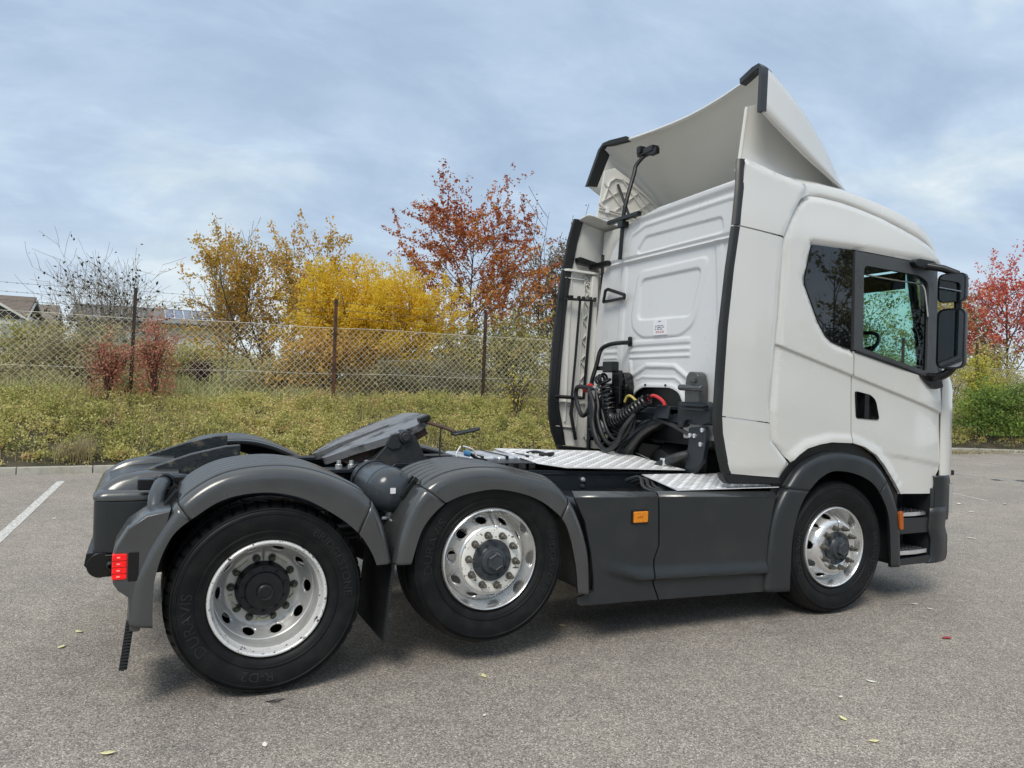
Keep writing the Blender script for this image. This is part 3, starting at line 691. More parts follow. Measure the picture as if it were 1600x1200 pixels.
# ---- deck plates --------------------------------------------------
def sheet(name, pts, m, th=0.005, parent=T, **k):
    mb = MB(); n = len(pts)
    mb.add(pts + [(x, y, z - th) for x, y, z in pts], [tuple(range(n)), tuple(range(2 * n - 1, n - 1, -1))] + [(i, i + n, (i + 1) % n + n, (i + 1) % n) for i in range(n)])
    return obj(name, mb, m, parent, flat=True, **k)
def treaded(pts, pitch=0.058, L=0.019, w=0.009, h=0.0055):
    o = sheet('deck_plate', pts, M['tread'])
    P2 = [(p[0], p[1]) for p in pts]; A = np.array([[p[0], p[1], 1] for p in pts]); cf, *_ = np.linalg.lstsq(A, np.array([p[2] for p in pts]), rcond=None)
    tm = MB(); x0, x1 = min(p[0] for p in P2), max(p[0] for p in P2); y0, y1 = min(p[1] for p in P2), max(p[1] for p in P2)
    for i in range(int((x1 - x0) / pitch) + 1):
        for j in range(int((y1 - y0) / pitch) + 1):
            x, y = x0 + (i + 0.5) * pitch, y0 + (j + 0.5) * pitch
            if sdpoly(x, y, P2) > -0.022: continue
            a = PI / 4 if (i + j) % 2 else -PI / 4; ca, sa = math.cos(a), math.sin(a); z = cf[0] * x + cf[1] * y + cf[2] + 0.0005
            q = [(-L, 0, 0), (-L * 0.5, w, 0), (L * 0.5, w, 0), (L, 0, 0), (L * 0.5, -w, 0), (-L * 0.5, -w, 0), (-L * 0.6, 0, h), (L * 0.6, 0, h)]
            tm.add([(x + ca * u - sa * v, y + sa * u + ca * v, z + k) for u, v, k in q], [(0, 6, 1), (1, 6, 7, 2), (2, 7, 3), (3, 7, 4), (4, 7, 6, 5), (5, 6, 0)])
    obj('tread_pattern', tm, M['tread'], o, kind='stuff', angle=60)
treaded([(2.00, -0.32, 1.072), (2.17, -0.46, 1.052), (3.24, -0.46, 1.012), (3.24, 0.46, 1.075), (2.45, 0.46, 1.1), (2.00, 0.46, 1.115)])
treaded([(2.83, -0.455, 0.985), (3.50, -0.52, 0.985), (3.50, -1.19, 0.965), (3.18, -1.19, 0.968), (2.60, -1.19, 0.972)])
for x0, x1 in ((1.58, 1.80), (1.82, 1.97), (1.99, 2.15)):
    w = obj('valve_cover', MB().box(x0, x1, -0.02, 0.50, 0.98, 1.095), M['alu'], T, bevel=0.02)
    obj('cover_strap', MB().box((x0 + x1) / 2 - 0.012, (x0 + x1) / 2 + 0.012, -0.026, 0.50, 0.98, 1.100), M['rubber'], w, bevel=0.004)
sheet('deck_plate', [(1.50, -0.30, 1.078), (2.0, -0.30, 1.070), (2.0, 0.10, 1.072), (1.50, 0.10, 1.08)], M['frame'])
# leads lying on the deck
obj('loose_lead', MB().tube(smooth_path([(2.18, 0.22, 1.095), (2.26, 0.20, 1.105), (2.30, 0.12, 1.095), (2.36, 0.10, 1.10), (2.30, 0.05, 1.092), (2.22, 0.08, 1.095)], 5), 0.012, 6), M['black'], T)

# ---- side skirts --------------------------------------------------
def skirt_y(x, z):
    zc = interp(x, [1.95, 2.06, 2.28, 2.46, 3.40], [0.50, 0.48, 0.405, 0.40, 0.365])
    fade = sstep(1.98, 2.25, x)
    out = 0.022 * fade * (sstep(zc + 0.10, zc + 0.01, z) - sstep(zc + 0.008, zc - 0.012, z))
    low = 0.012 * fade * sstep(zc, zc - 0.02, z)
    top = 0.035 * sstep(0.955 - 0.03 * (x - 1.8), 0.975 - 0.03 * (x - 1.8), z)
    return 1.218 + out - low - top * 0.0
SK1 = [(1.800, 0.951), (2.425, 0.931), (2.432, 0.80), (2.437, 0.62), (2.402, 0.53), (2.397, 0.41), (2.412, 0.36), (2.455, 0.262), (1.86, 0.283), (1.838, 0.30), (1.84, 0.335), (1.955, 0.362), (1.952, 0.44), (1.93, 0.60), (1.88, 0.80)]
SK2 = [(2.437, 0.931), (3.446, 0.896), (3.42, 0.80), (3.385, 0.62), (3.372, 0.45), (3.378, 0.232), (2.467, 0.261), (2.424, 0.36), (2.409, 0.41), (2.414, 0.53), (2.449, 0.62), (2.444, 0.80)]
for s in (-1, 1):
    for i, SK in enumerate((SK1, SK2)):
        me = panel(SK, [], lambda u, v, s=s: (u, s * skirt_y(u, v), v), frange(1.85, 3.42, 0.05), frange(0.24, 0.97, 0.012), face=(0, s, 0))
        o = finish(me, 'side_skirt', M['plastic_dk'], T, solid=0.02, fixn=False, bevel=0.004, angle=50)
        if s < 0:
            a, b = ((1.80, 0.986), (2.425, 0.966)) if i == 0 else ((2.437, 0.966), (3.455, 0.931))
            cap = MB().grid([[(a[0], -1.2185, a[1] - 0.0335), (b[0], -1.2185, b[1] - 0.0335)], [(a[0], -1.214, a[1] - 0.026), (b[0], -1.214, b[1] - 0.026)], [(a[0], -1.190, a[1]), (b[0], -1.190, b[1])], [(a[0], -1.175, a[1] + 0.004), (b[0], -1.175, b[1] + 0.004)]])
            obj('skirt_edge', cap, M['plastic'], o, solid=0.003, angle=80)
        if s < 0 and i == 0:
            mk = obj('marker_lamp', MB().box(2.232, 2.342, -1.236, -1.20, 0.778, 0.850), M['amber'], o, bevel=0.006)
            obj('lamp_frame', MB().box(2.222, 2.352, -1.2255, -1.20, 0.768, 0.860), M['black'], o, bevel=0.004)
            fs = 0.026; me = text_mesh('<=>', fs, 0.0008)
            for v in me.vertices: v.co = Vector((2.258 + v.co.x, -1.2365 - v.co.z, 0.806 + v.co.y))
            finish(me, 'lamp_marking', M['amber_dk'], o, flat=True)
# gap filler and tanks behind the skirts
obj('battery_box', MB().box(1.95, 3.36, -1.15, -0.50, 0.32, 0.90), M['black'], T, bevel=0.05, seg=3)
obj('fuel_tank', MB().box(1.95, 3.36, 0.50, 1.15, 0.32, 0.94), M['black'], T, bevel=0.05, seg=3)
cl = MB()
for k in range(4): cl.tube(smooth_path([(2.66 + k * 0.05, -0.50, 0.95 - 0.02 * k), (2.70 + k * 0.05, -0.62, 0.985 - 0.015 * k), (2.62 + k * 0.05, -0.80, 0.93), (2.70 + k * 0.06, -1.0, 0.90)], 4), 0.014, 6)
obj('cable_run', cl, M['iron'], T)

# ---- cab ----------------------------------------------------------
WINP = [(4.10, 1.995), (3.98, 2.03), (3.92, 2.07), (3.84, 2.17), (3.70, 2.43), (3.695, 2.47), (3.755, 2.715), (3.765, 2.728)]
def crease_z(x): return 1.965 - 0.257 * (x - 3.5)
def cab_y(x, z):
    y = 1.205
    y -= 0.11 * max(0, (x - 4.9) / 0.5) ** 2 * 0.6
    zc = crease_z(x)
    y -= 0.017 * sstep(zc + 0.004, zc - 0.014, z) * (1 - sstep(zc - 0.04, zc - 0.50, z))
    if x > 4.45: y -= 0.012 * sstep(1.19 - 0.155 * (x - 4.6) + 0.004, 1.19 - 0.155 * (x - 4.6) - 0.012, z) * sstep(4.45, 4.75, x)
    if z > 2.74: y -= 0.05 * sstep(2.74, 3.10, z)
    # wheel-arch flare
    d = sdline(x, z, [(3.585, 1.14), (3.74, 1.24), (3.98, 1.283), (4.21, 1.275), (4.46, 1.18), (4.64, 1.01), (4.745, 0.885)])
    y += 0.016 * (1 - sstep(0.02, 0.075, d))
    return y
def cab_y2(x, z):
    y = cab_y(x, z)
    if 3.5 < x < 4.3 and 1.8 < z < 2.9:
        d = sdline(x, z, [(4.30, 1.95)] + WINP + [(4.40, 2.73)]) if True else 1
        y -= 0.026 * (1 - sstep(0.004, 0.040, d))
    elif x >= 4.3 and 2.6 < z < 2.85:
        zt = interp(x, [4.18, 5.15, 5.25], [2.735, 2.70, 2.70]); y -= 0.018 * (1 - sstep(0.0, 0.045, z - zt))
    # turned-in upper edge under the roof
    d = sdline(x, z, [(3.64, 3.03), (3.72, 3.082), (3.80, 3.098), (3.91, 3.10), (4.12, 3.088), (4.32, 3.062), (4.55, 3.02), (4.75, 2.965), (4.92, 2.915), (5.06, 2.86), (5.17, 2.80), (5.24, 2.745)])
    if d < 0.06: y -= 0.026 * (1 - sstep(0.0, 0.045, d))
    # hinge line at the rear: rounded edge beside the fairing
    xe = interp(z, [1.14, 1.29, 1.52, 2.15, 2.74, 2.94, 3.05], [3.585, 3.42, 3.39, 3.44, 3.475, 3.58, 3.66])
    y -= 0.014 * (1 - sstep(0.0, 0.028, x - xe))
    return y
SIDE = [(3.585, 1.14), (3.42, 1.29), (3.395, 1.40), (3.388, 1.52), (3.41, 1.85), (3.442, 2.15), (3.475, 2.74), (3.52, 2.86), (3.58, 2.955), (3.64, 3.03), (3.72, 3.082), (3.80, 3.098), (3.91, 3.10), (4.12, 3.088), (4.32, 3.062),
        (4.55, 3.02), (4.75, 2.965), (4.92, 2.915), (5.06, 2.86), (5.17, 2.80), (5.24, 2.745), (5.245, 2.705), (5.15, 2.702), (4.186, 2.737)] + [(4.172, 2.734)] + list(reversed(WINP))[0:] + [(4.186, 1.978), (4.197, 1.905), (4.186, 1.275), (3.98, 1.283), (3.86, 1.268), (3.74, 1.24), (3.66, 1.195)]
DOOR = [(4.203, 1.965), (4.214, 1.90), (4.200, 1.276), (4.33, 1.245), (4.46, 1.18), (4.56, 1.095), (4.64, 1.01), (4.70, 0.945), (4.745, 0.885), (4.755, 0.872), (5.135, 0.858), (5.165, 0.875), (5.20, 0.95), (5.225, 1.01), (5.265, 1.05), (5.262, 1.54), (5.235, 1.74), (5.19, 1.757), (4.70, 1.862)]
HANDLE = rpoly([(4.238, 1.668), (4.40, 1.640), (4.455, 1.60), (4.500, 1.450), (4.245, 1.462)], [0.02, 0.05, 0.06, 0.03, 0.02], 4)
DFRAME = [(4.192, 2.725), (4.60, 2.712), (5.15, 2.692), (5.195, 1.767), (4.70, 1.872), (4.204, 1.975)]
DGLASS = rpoly([(4.290, 2.625), (4.93, 2.600), (5.035, 2.555), (5.040, 1.840), (4.300, 1.995)], [0.05, 0.05, 0.10, 0.03, 0.03], 5)
CRC = [((3.5, 1.965 + d), (0.249, 0.9685)) for d in (0.004, -0.002, -0.008, -0.014)]
cab = None
for s in (-1, 1):
    me = panel(SIDE, [], lambda u, v, s=s: (u, s * cab_y2(u, v), v), frange(3.4, 5.22, 0.035), frange(1.16, 3.09, 0.02), face=(0, s, 0), cuts=CRC)
    o = finish(me, 'cab_side', M['white'], T, solid=0.025, fixn=False, bevel=0.006, angle=50)
    if s < 0: cab = o
    # sleeper window
    wp = list(reversed(WINP)) + [(4.10, 1.995), (4.172, 1.983), (4.172, 2.728)]
    me = panel(wp[:-3] + [(4.175, 1.983), (4.175, 2.728)], [], lambda u, v, s=s: (u, s * (cab_y(u, v) - 0.012), v), [], [], face=(0, s, 0))
    finish(me, 'sleeper_window', M['glass_dark'], o, solid=0.006, fixn=False, flat=True)
    me = panel(DOOR, [HANDLE], lambda u, v, s=s: (u, s * cab_y(u, v), v), frange(4.25, 5.25, 0.05), frange(0.88, 1.96, 0.02), face=(0, s, 0), cuts=CRC)
    d = finish(me, 'cab_door', M['white'], T, solid=0.025, fixn=False, bevel=0.005, angle=50)
    hb = MB()
    hb.prism([(x, z) for x, z in HANDLE], s * 1.150, s * 1.145)
    n = len(HANDLE); mid_ = (4.36, 1.56)
    hb.add([(x, s * 1.204, z) for x, z in HANDLE] + [(mid_[0] + (x - mid_[0]) * 0.9, s * 1.150, mid_[1] + (z - mid_[1]) * 0.9) for x, z in HANDLE], [(i, (i + 1) % n, n + (i + 1) % n, n + i) for i in range(n)])
    hb.prism(rpoly([(4.340, 1.652), (4.385, 1.645), (4.385, 1.455), (4.335, 1.458)], 0.01, 3), s * 1.202, s * 1.150)
    obj('door_handle', hb, M['black'], d, bevel=0.004)
    fm = panel(DFRAME, [DGLASS], lambda u, v, s=s: (u, s * (cab_y(u, v) - 0.004), v), frange(4.3, 5.15, 0.1), frange(1.85, 2.7, 0.1), face=(0, s, 0))
    wf = finish(fm, 'door_frame', M['winframe'], d, solid=0.03, fixn=False, bevel=0.003, angle=50)
    gm = panel([(4.25 if x < 4.4 else 5.07 if x > 5 else x, z) for x, z in DGLASS], [], lambda u, v, s=s: (u, s * (cab_y(u, v) - 0.020), v), [], [], face=(0, s, 0))
    finish(gm, 'door_window', M['glass'], d, fixn=False, flat=True)
    obj('window_seal', MB().tube([(x, s * (cab_y(x, z) + 0.002), z) for x, z in ((4.205, 1.968), (4.70, 1.866), (5.19, 1.760))], 0.011, 6), M['black'], d)
    # clear wind deflector edging on the glass
    obj('wind_deflector', MB().tube([(q.x, s * (cab_y(q.x, q.z) + 0.004), q.z) for q in smooth_path([(4.305, 0, 2.55), (4.60, 0, 2.54), (4.90, 0, 2.53), (4.965, 0, 2.50), (4.99, 0, 2.42), (5.02, 0, 2.28)], 4)], 0.006, 6), M['chrome'], d)
    # inner trim panel so that the cab is dark inside
    im = panel([(3.40, 1.2), (3.40, 2.95), (5.15, 2.75), (5.22, 1.2)], [[(4.26, 2.66), (5.08, 2.62), (5.08, 1.82), (4.26, 1.97)]], lambda u, v, s=s: (u, s * 1.13, v), [], [], face=(0, s, 0))
    finish(im, 'cab_lining', M['interior'], o, solid=0.02, fixn=False, flat=True)
    # black plastic between the white cab and the arch
    am = panel([(3.56, 1.15), (3.74, 1.26), (3.98, 1.30), (4.21, 1.29), (4.46, 1.20), (4.65, 1.02), (4.76, 0.90), (4.74, 0.72), (4.58, 0.92), (4.43, 1.08), (4.23, 1.15), (3.96, 1.165), (3.73, 1.10), (3.60, 0.98), (3.46, 0.78), (3.40, 0.86), (3.46, 1.0)], [],
               lambda u, v, s=s: (u, s * 1.178, v), [], [], face=(0, s, 0))
    finish(am, 'arch_lining', M['black'], o, solid=0.02, fixn=False, flat=True)
# roof
XS = [3.47, 3.60, 3.72, 3.90, 4.15, 4.40, 4.69, 4.91, 5.03, 5.11, 5.17, 5.205, 5.225, 5.235]
ZO = [3.16, 3.225, 3.235, 3.235, 3.222, 3.192, 3.140, 3.078, 3.036, 3.005, 2.972, 2.935, 2.86, 2.715]
ZC = [2.96, 2.98, 3.075, 3.095, 3.082, 3.04, 2.978, 2.912, 2.868, 2.832, 2.797, 2.77, 2.745, 2.70]
rows = []
for x, zo, zc_ in zip(XS, ZO, ZC):
    yc = cab_y2(min(x, 5.2), zc_) - 0.002; k_ = 1 - 0.03 * sstep(5.0, 5.24, x)
    dz = zo - zc_
    fw_ = 0.16 * sstep(4.9, 5.24, x)     # nose bulges forward towards the middle
    half_ = [(yc - 0.002, zc_ + 0.002, 0), (yc - 0.008, zc_ + dz * 0.40, 0), (yc - 0.024, zc_ + dz * 0.80, 0), (yc - 0.065, zo, 0.05), (yc - 0.22, zo + 0.022, 0.25), (yc - 0.45, zo + 0.045, 0.6), (0.35, zo + 0.06, 0.9)]
    row = [(x + fw_ * b_, -y * k_, z) for y, z, b_ in half_] + [(x + fw_, 0, zo + 0.065)] + [(x + fw_ * b_, y * k_, z) for y, z, b_ in reversed(half_)]
    rows.append(row)
roof = obj('cab_roof', MB().grid(rows), M['white'], T, angle=40, solid=0.02, offset=-1)
obj('roof_lining', MB().box(3.42, 5.10, -1.1, 1.1, 2.70, 2.72), M['interior'], roof)
# front: corner, nose, bumper
PLAN = [(5.268, 1.176), (5.35, 1.174), (5.43, 1.150), (5.49, 1.09), (5.525, 1.0), (5.545, 0.80), (5.565, 0.4), (5.57, 0.0)]
PLAN = PLAN + [(x, -y) for x, y in reversed(PLAN[:-1])]
rows = []
for z, dx in ((0.985, 0.0), (1.0, 0.004), (1.54, 0.004), (1.60, -0.006), (1.70, -0.006), (1.755, -0.03), (1.79, -0.06), (1.835, -0.115), (1.86, -0.17)):
    rows.append([(x + dx * sstep(1.19, 1.0, abs(y)) + dx * 0.5 * sstep(5.27, 5.4, x), y, z) for x, y in PLAN])
obj('front_panel', MB().grid(rows), M['white'], T, angle=40, solid=0.02)
WS0 = [(5.235, 1.17), (5.33, 1.14), (5.40, 1.06), (5.43, 0.8), (5.45, 0.0)]
def wsrow(z, dx): 
    a = [(x + dx, y, z) for x, y in WS0]; return a + [(x, -y, z) for x, y, z in reversed(a[:-1])]
ws = obj('windscreen', MB().grid([wsrow(1.84, 0.0), wsrow(2.3, -0.09), wsrow(2.71, -0.19)]), M['glass'], T, angle=60, fixn=True)
for s in (-1, 1):
    pil = MB().add([(5.12, s * 1.17, 1.74), (5.28, s * 1.168, 1.74), (5.31, s * 1.13, 1.80), (5.14, s * 1.10, 1.80), (5.06, s * 1.155, 2.72), (5.17, s * 1.15, 2.72), (5.16, s * 1.09, 2.74), (5.05, s * 1.08, 2.74)],
                   [(0, 1, 2, 3), (4, 7, 6, 5), (0, 4, 5, 1), (1, 5, 6, 2), (2, 6, 7, 3), (3, 7, 4, 0)])
    obj('screen_pillar', pil, M['winframe'], ws, bevel=0.01)
# sun visor edge above the door and mirrors
for s in (-1, 1):
    arm = MB().prism(rpoly([(4.78, 2.690), (4.84, 2.725), (5.02, 2.720), (5.08, 2.690), (5.06, 2.655), (4.83, 2.655)], 0.025, 4), s * 1.17, s * 1.25)
    arm.tube([(4.95, s * 1.22, 2.68), (5.03, s * 1.32, 2.65), (5.10, s * 1.40, 2.60)], 0.030, 10)
    arm2 = MB(); arm2.tube(smooth_path([(5.06, s * 1.18, 1.80), (5.06, s * 1.28, 1.80), (5.08, s * 1.35, 1.84), (5.10, s * 1.40, 1.92)], 4), 0.034, 10)
    arm2.prism(rpoly([(4.92, 1.815), (5.18, 1.765), (5.20, 1.72), (5.10, 1.70), (5.00, 1.755)], 0.02, 3), s * 1.12, s * 1.23)
    arm.tube([(5.10, s * 1.40, 2.60), (5.10, s * 1.40, 1.92)], 0.030, 10)
    ma = obj('mirror_arm', arm, M['black'], T, bevel=0.008)
    obj('mirror_foot', arm2, M['black'], ma, bevel=0.008)
    yaw = Matrix.Rotation(s * math.radians(-7), 4, 'Z')
    for nm, (w, h, cx, cy, cz), rr in (('wide_mirror', (0.215, 0.225, 5.01, 1.405, 2.490), 0.05), ('main_mirror', (0.215, 0.470, 5.005, 1.410, 2.095), 0.06)):
        def T3(p): return Matrix.Translation((cx, s * cy, cz)) @ yaw @ Vector(p)
        poly = rpoly([(-w / 2, -h / 2), (w / 2, -h / 2), (w / 2, h / 2), (-w / 2, h / 2)], rr, 5)
        sh = MB(); rows = []
        for dx, k_ in ((0.0, 1.0), (0.02, 1.0), (0.045, 0.97), (0.070, 0.84), (0.080, 0.5)):
            rows.append([tuple(T3((dx, a * k_, b * (k_ + (1 - k_) * 0.5)))) for a, b in poly])
        n = len(poly)
        sh.grid(rows, closed_u=True); sh.f.append(tuple(len(rows) * n - 1 - i for i in range(n)))
        inner = [tuple(T3((-0.001, a * 0.90, b * 0.94))) for a, b in poly]; o_ = len(sh.v); sh.v += inner
        sh.f += [(i, (i + 1) % n, o_ + (i + 1) % n, o_ + i) for i in range(n)]
        mo = obj(nm, sh, M['black'], ma, angle=50)
        gl_ = MB().add([tuple(T3((0.004, a * 0.91, b * 0.945))) for a, b in poly], [tuple(range(n))])
        obj('mirror_glass', gl_, M['mirror'], ma, flat=True)
# interior seen through the side glass
dash = MB().prism(rpoly([(4.98, 1.2), (4.98, 1.72), (5.08, 1.88), (5.30, 1.90), (5.40, 1.84), (5.40, 1.2)], 0.03, 3), -1.12, 1.12)
dash.prism(rpoly([(4.78, 1.2), (4.80, 1.62), (4.98, 1.80), (4.98, 1.2)], 0.03, 3), -0.25, 0.35)
dash.box(4.95, 5.08, -0.82, -0.36, 1.78, 1.93)
obj('dashboard', dash, M['interior'], T, bevel=0.01)
sw = MB(); RW = Matrix.Translation((4.885, -0.60, 2.045)) @ Matrix.Rotation(math.radians(-38), 4, 'Y')
def wheelpt(a, r, h=0): return RW @ Vector((r * math.cos(a), r * math.sin(a), h))
sw.tube([wheelpt(2 * PI * i / 32, 0.225) for i in range(32)], 0.017, 8, closed=True)
for a in (0.4, PI - 0.4, -PI / 2): sw.tube([wheelpt(a, 0.22), wheelpt(a, 0.06, -0.03)], 0.014, 6)
sw.tube([wheelpt(0, 0, 0.0), wheelpt(0, 0, -0.05), wheelpt(0, 0, -0.45)], [0.075, 0.075, 0.05], 14)
obj('steering_wheel', sw, M['black'], T)
for y in (-0.62, 0.62):
    st = MB()
    st.prism(rpoly([(4.10, 1.60), (4.62, 1.62), (4.66, 1.74), (4.15, 1.76)], 0.05, 4), y - 0.25, y + 0.25)
    st.prism(rpoly([(4.04, 1.72), (4.20, 1.74), (4.10, 2.30), (3.98, 2.30)], 0.05, 4), y - 0.24, y + 0.24)
    st.prism(rpoly([(4.0, 2.31), (4.09, 2.31), (4.06, 2.52), (3.98, 2.52)], 0.03, 4), y - 0.14, y + 0.14)
    st.box(4.10, 4.58, y - 0.2, y + 0.2, 1.2, 1.60)
    obj('driver_seat' if y < 0 else 'passenger_seat', st, M['seat'], T, bevel=0.03, seg=3)
obj('grab_rail', MB().tube(smooth_path([(5.22, -0.98, 1.90), (5.20, -1.00, 2.0), (5.16, -1.00, 2.16), (5.17, -0.97, 2.20)], 4), 0.014, 8), M['black'], T)
obj('cab_floor', MB().box(3.42, 5.2, -1.12, 1.12, 1.19, 1.21), M['interior'], T)
obj('sun_blind', MB().box(4.98, 4.99, -1.02, -0.10, 2.52, 2.66), M['interior'], roof)
# bumper, steps and lamp
for s in (-1, 1):
    b = MB(); rows = []
    for z, dx in ((0.30, -0.05), (0.315, -0.015), (0.36, 0.0), (0.50, 0.0), (0.54, -0.02), (0.585, -0.035), (0.70, -0.02), (0.745, -0.02)):
        rows.append([(x + dx, s * y, z) for x, y in ((5.135, 1.205), (5.25, 1.205), (5.36, 1.185), (5.45, 1.12), (5.50, 1.0), (5.54, 0.7), (5.55, 0.0))])
    b.grid(rows)
    bump = obj('bumper', b, M['plastic_dk'], T, angle=30, solid=0.02)
    lp = MB(); rows = []
    for z, dx in ((0.635, 0.0), (0.66, 0.012), (0.95, 0.03), (0.98, 0.02), (1.0, 0.0)):
        rows.append([(x + dx * 0.5, s * (y + 0.0), z) for x, y in ((5.17, 1.185), (5.30, 1.185), (5.38, 1.170), (5.44, 1.12), (5.49, 1.02), (5.52, 0.85), (5.53, 0.0))])
    lp.grid(rows)
    obj('lamp_panel', lp, M['plastic_dk'], bump, angle=30, solid=0.02)
    obj('headlamp', MB().prism([(x, s * y) for x, y in rpoly([(5.395, 1.192), (5.455, 1.155), (5.515, 1.06), (5.53, 0.80), (5.40, 0.80), (5.36, 1.10)], 0.01, 3)], 0.69, 0.925, plane='xy'), M['lamp_glass'], bump, bevel=0.006)
    obj('corner_trim', MB().box(5.42, 5.555, s * 0.95, s * 1.10, 0.985, 1.03), M['black'], bump, bevel=0.01)
    # step well
    swl = MB(); swl.box(4.74, 5.18, s * 0.92, s * 0.94, 0.30, 0.90); swl.box(5.14, 5.19, s * 0.93, s * 1.185, 0.32, 0.90)
    swl.prism(rpoly([(4.765, 0.55), (5.145, 0.55), (5.16, 0.665), (4.765, 0.675)], 0.012, 3), s * 0.95, s * 1.19)
    swl.prism(rpoly([(4.75, 0.305), (5.14, 0.305), (5.14, 0.365), (4.75, 0.355)], 0.008, 3), s * 0.95, s * 1.20)
    swl.box(4.86, 4.88, s * 0.94, s * 0.97, 0.37, 0.88); swl.box(5.01, 5.03, s * 0.94, s * 0.97, 0.37, 0.88)
    for k in range(3): swl.box(4.80 + 0.11 * k, 4.85 + 0.11 * k, s * 0.94, s * 1.0, 0.37, 0.54)
    step = obj('step_well', swl, M['plastic_dk'], T, bevel=0.006)
    for z0, yo in ((0.685, 1.185), (0.385, 1.205)):
        stp = MB().prism(rpoly([(4.775, s * 0.95), (5.12, s * 0.95), (5.12, s * (yo - 0.02)), (4.95, s * yo), (4.775, s * (yo - 0.012))], 0.02, 3), z0, z0 + 0.030, plane='xy')
        st_ = obj('step_tread', stp, M['alu'], step, bevel=0.003)
        kn = MB()
        for i in range(8):
            for j in range(5):
                x, y = 4.80 + i * 0.041 + (0.02 if j % 2 else 0), s * (0.985 + j * 0.045)
                if x < 5.11: kn.lathe([(0.014, z0 + 0.028), (0.012, z0 + 0.036), (0.007, z0 + 0.036), (0.006, z0 + 0.0305)], c=(x, y, 0), n=8, axis='z')
        obj('step_grip', kn, M['black'], step, flat=True)
    if s < 0:
        obj('indicator', MB().prism(rpoly([(4.688, 0.745), (4.728, 0.745), (4.738, 0.60), (4.698, 0.60)], 0.018, 4), -1.258, -1.235), M['amber_dk'], T, bevel=0.005)

# ---- rear fairings ------------------------------------------------
FL = [(3.045, 2.775), (3.002, 2.48), (2.962, 2.08), (2.945, 1.75), (2.934, 1.47), (3.383, 1.425), (3.382, 1.52), (3.404, 1.85), (3.435, 2.15), (3.468, 2.738)]
FB = [(2.934, 1.462), (2.945, 1.35), (2.98, 1.21), (3.035, 1.072), (3.26, 1.052), (3.505, 1.032), (3.578, 1.128), (3.414, 1.288), (3.387, 1.395), (3.383, 1.417)]
FU = [(3.047, 2.785), (3.065, 2.90), (3.088, 3.05), (3.12, 3.22), (3.128, 3.262), (3.145, 3.272), (3.28, 3.246), (3.44, 3.21), (3.60, 3.185), (3.735, 3.170), (3.74, 3.10), (3.64, 3.045), (3.575, 2.965), (3.512, 2.87), (3.469, 2.75)]
def fair_y(x, z):
    y = 1.222 - 0.010 * sstep(3.25, 2.95, x)
    xe = interp(z, [1.03, 1.14, 1.29, 1.52, 2.15, 2.74, 2.94, 3.05, 3.2], [3.51, 3.58, 3.42, 3.39, 3.44, 3.475, 3.58, 3.66, 3.75])
    y -= 0.026 * (1 - sstep(0, 0.045, xe - x))
    if z > 2.75: y -= 0.035 * sstep(2.75, 3.25, z)
    if z > 3.10:
        zt = interp(x, [3.12, 3.44, 3.74], [3.272, 3.21, 3.17]); y -= 0.03 * (1 - sstep(0.0, 0.05, zt - z)) 
    if z < 1.12: y -= 0.012 * sstep(1.12, 1.05, z)
    return y
RE = [(3.128, 3.265), (3.088, 3.05), (3.047, 2.785), (3.044, 2.772), (3.002, 2.48), (2.962, 2.08), (2.945, 1.75), (2.934, 1.47), (2.945, 1.35), (2.98, 1.21), (3.035, 1.072)]
def strip_ring(pts, w):
    o = []
    for i, (x, z) in enumerate(pts):
        o.append((x - w(z), z))
    return o
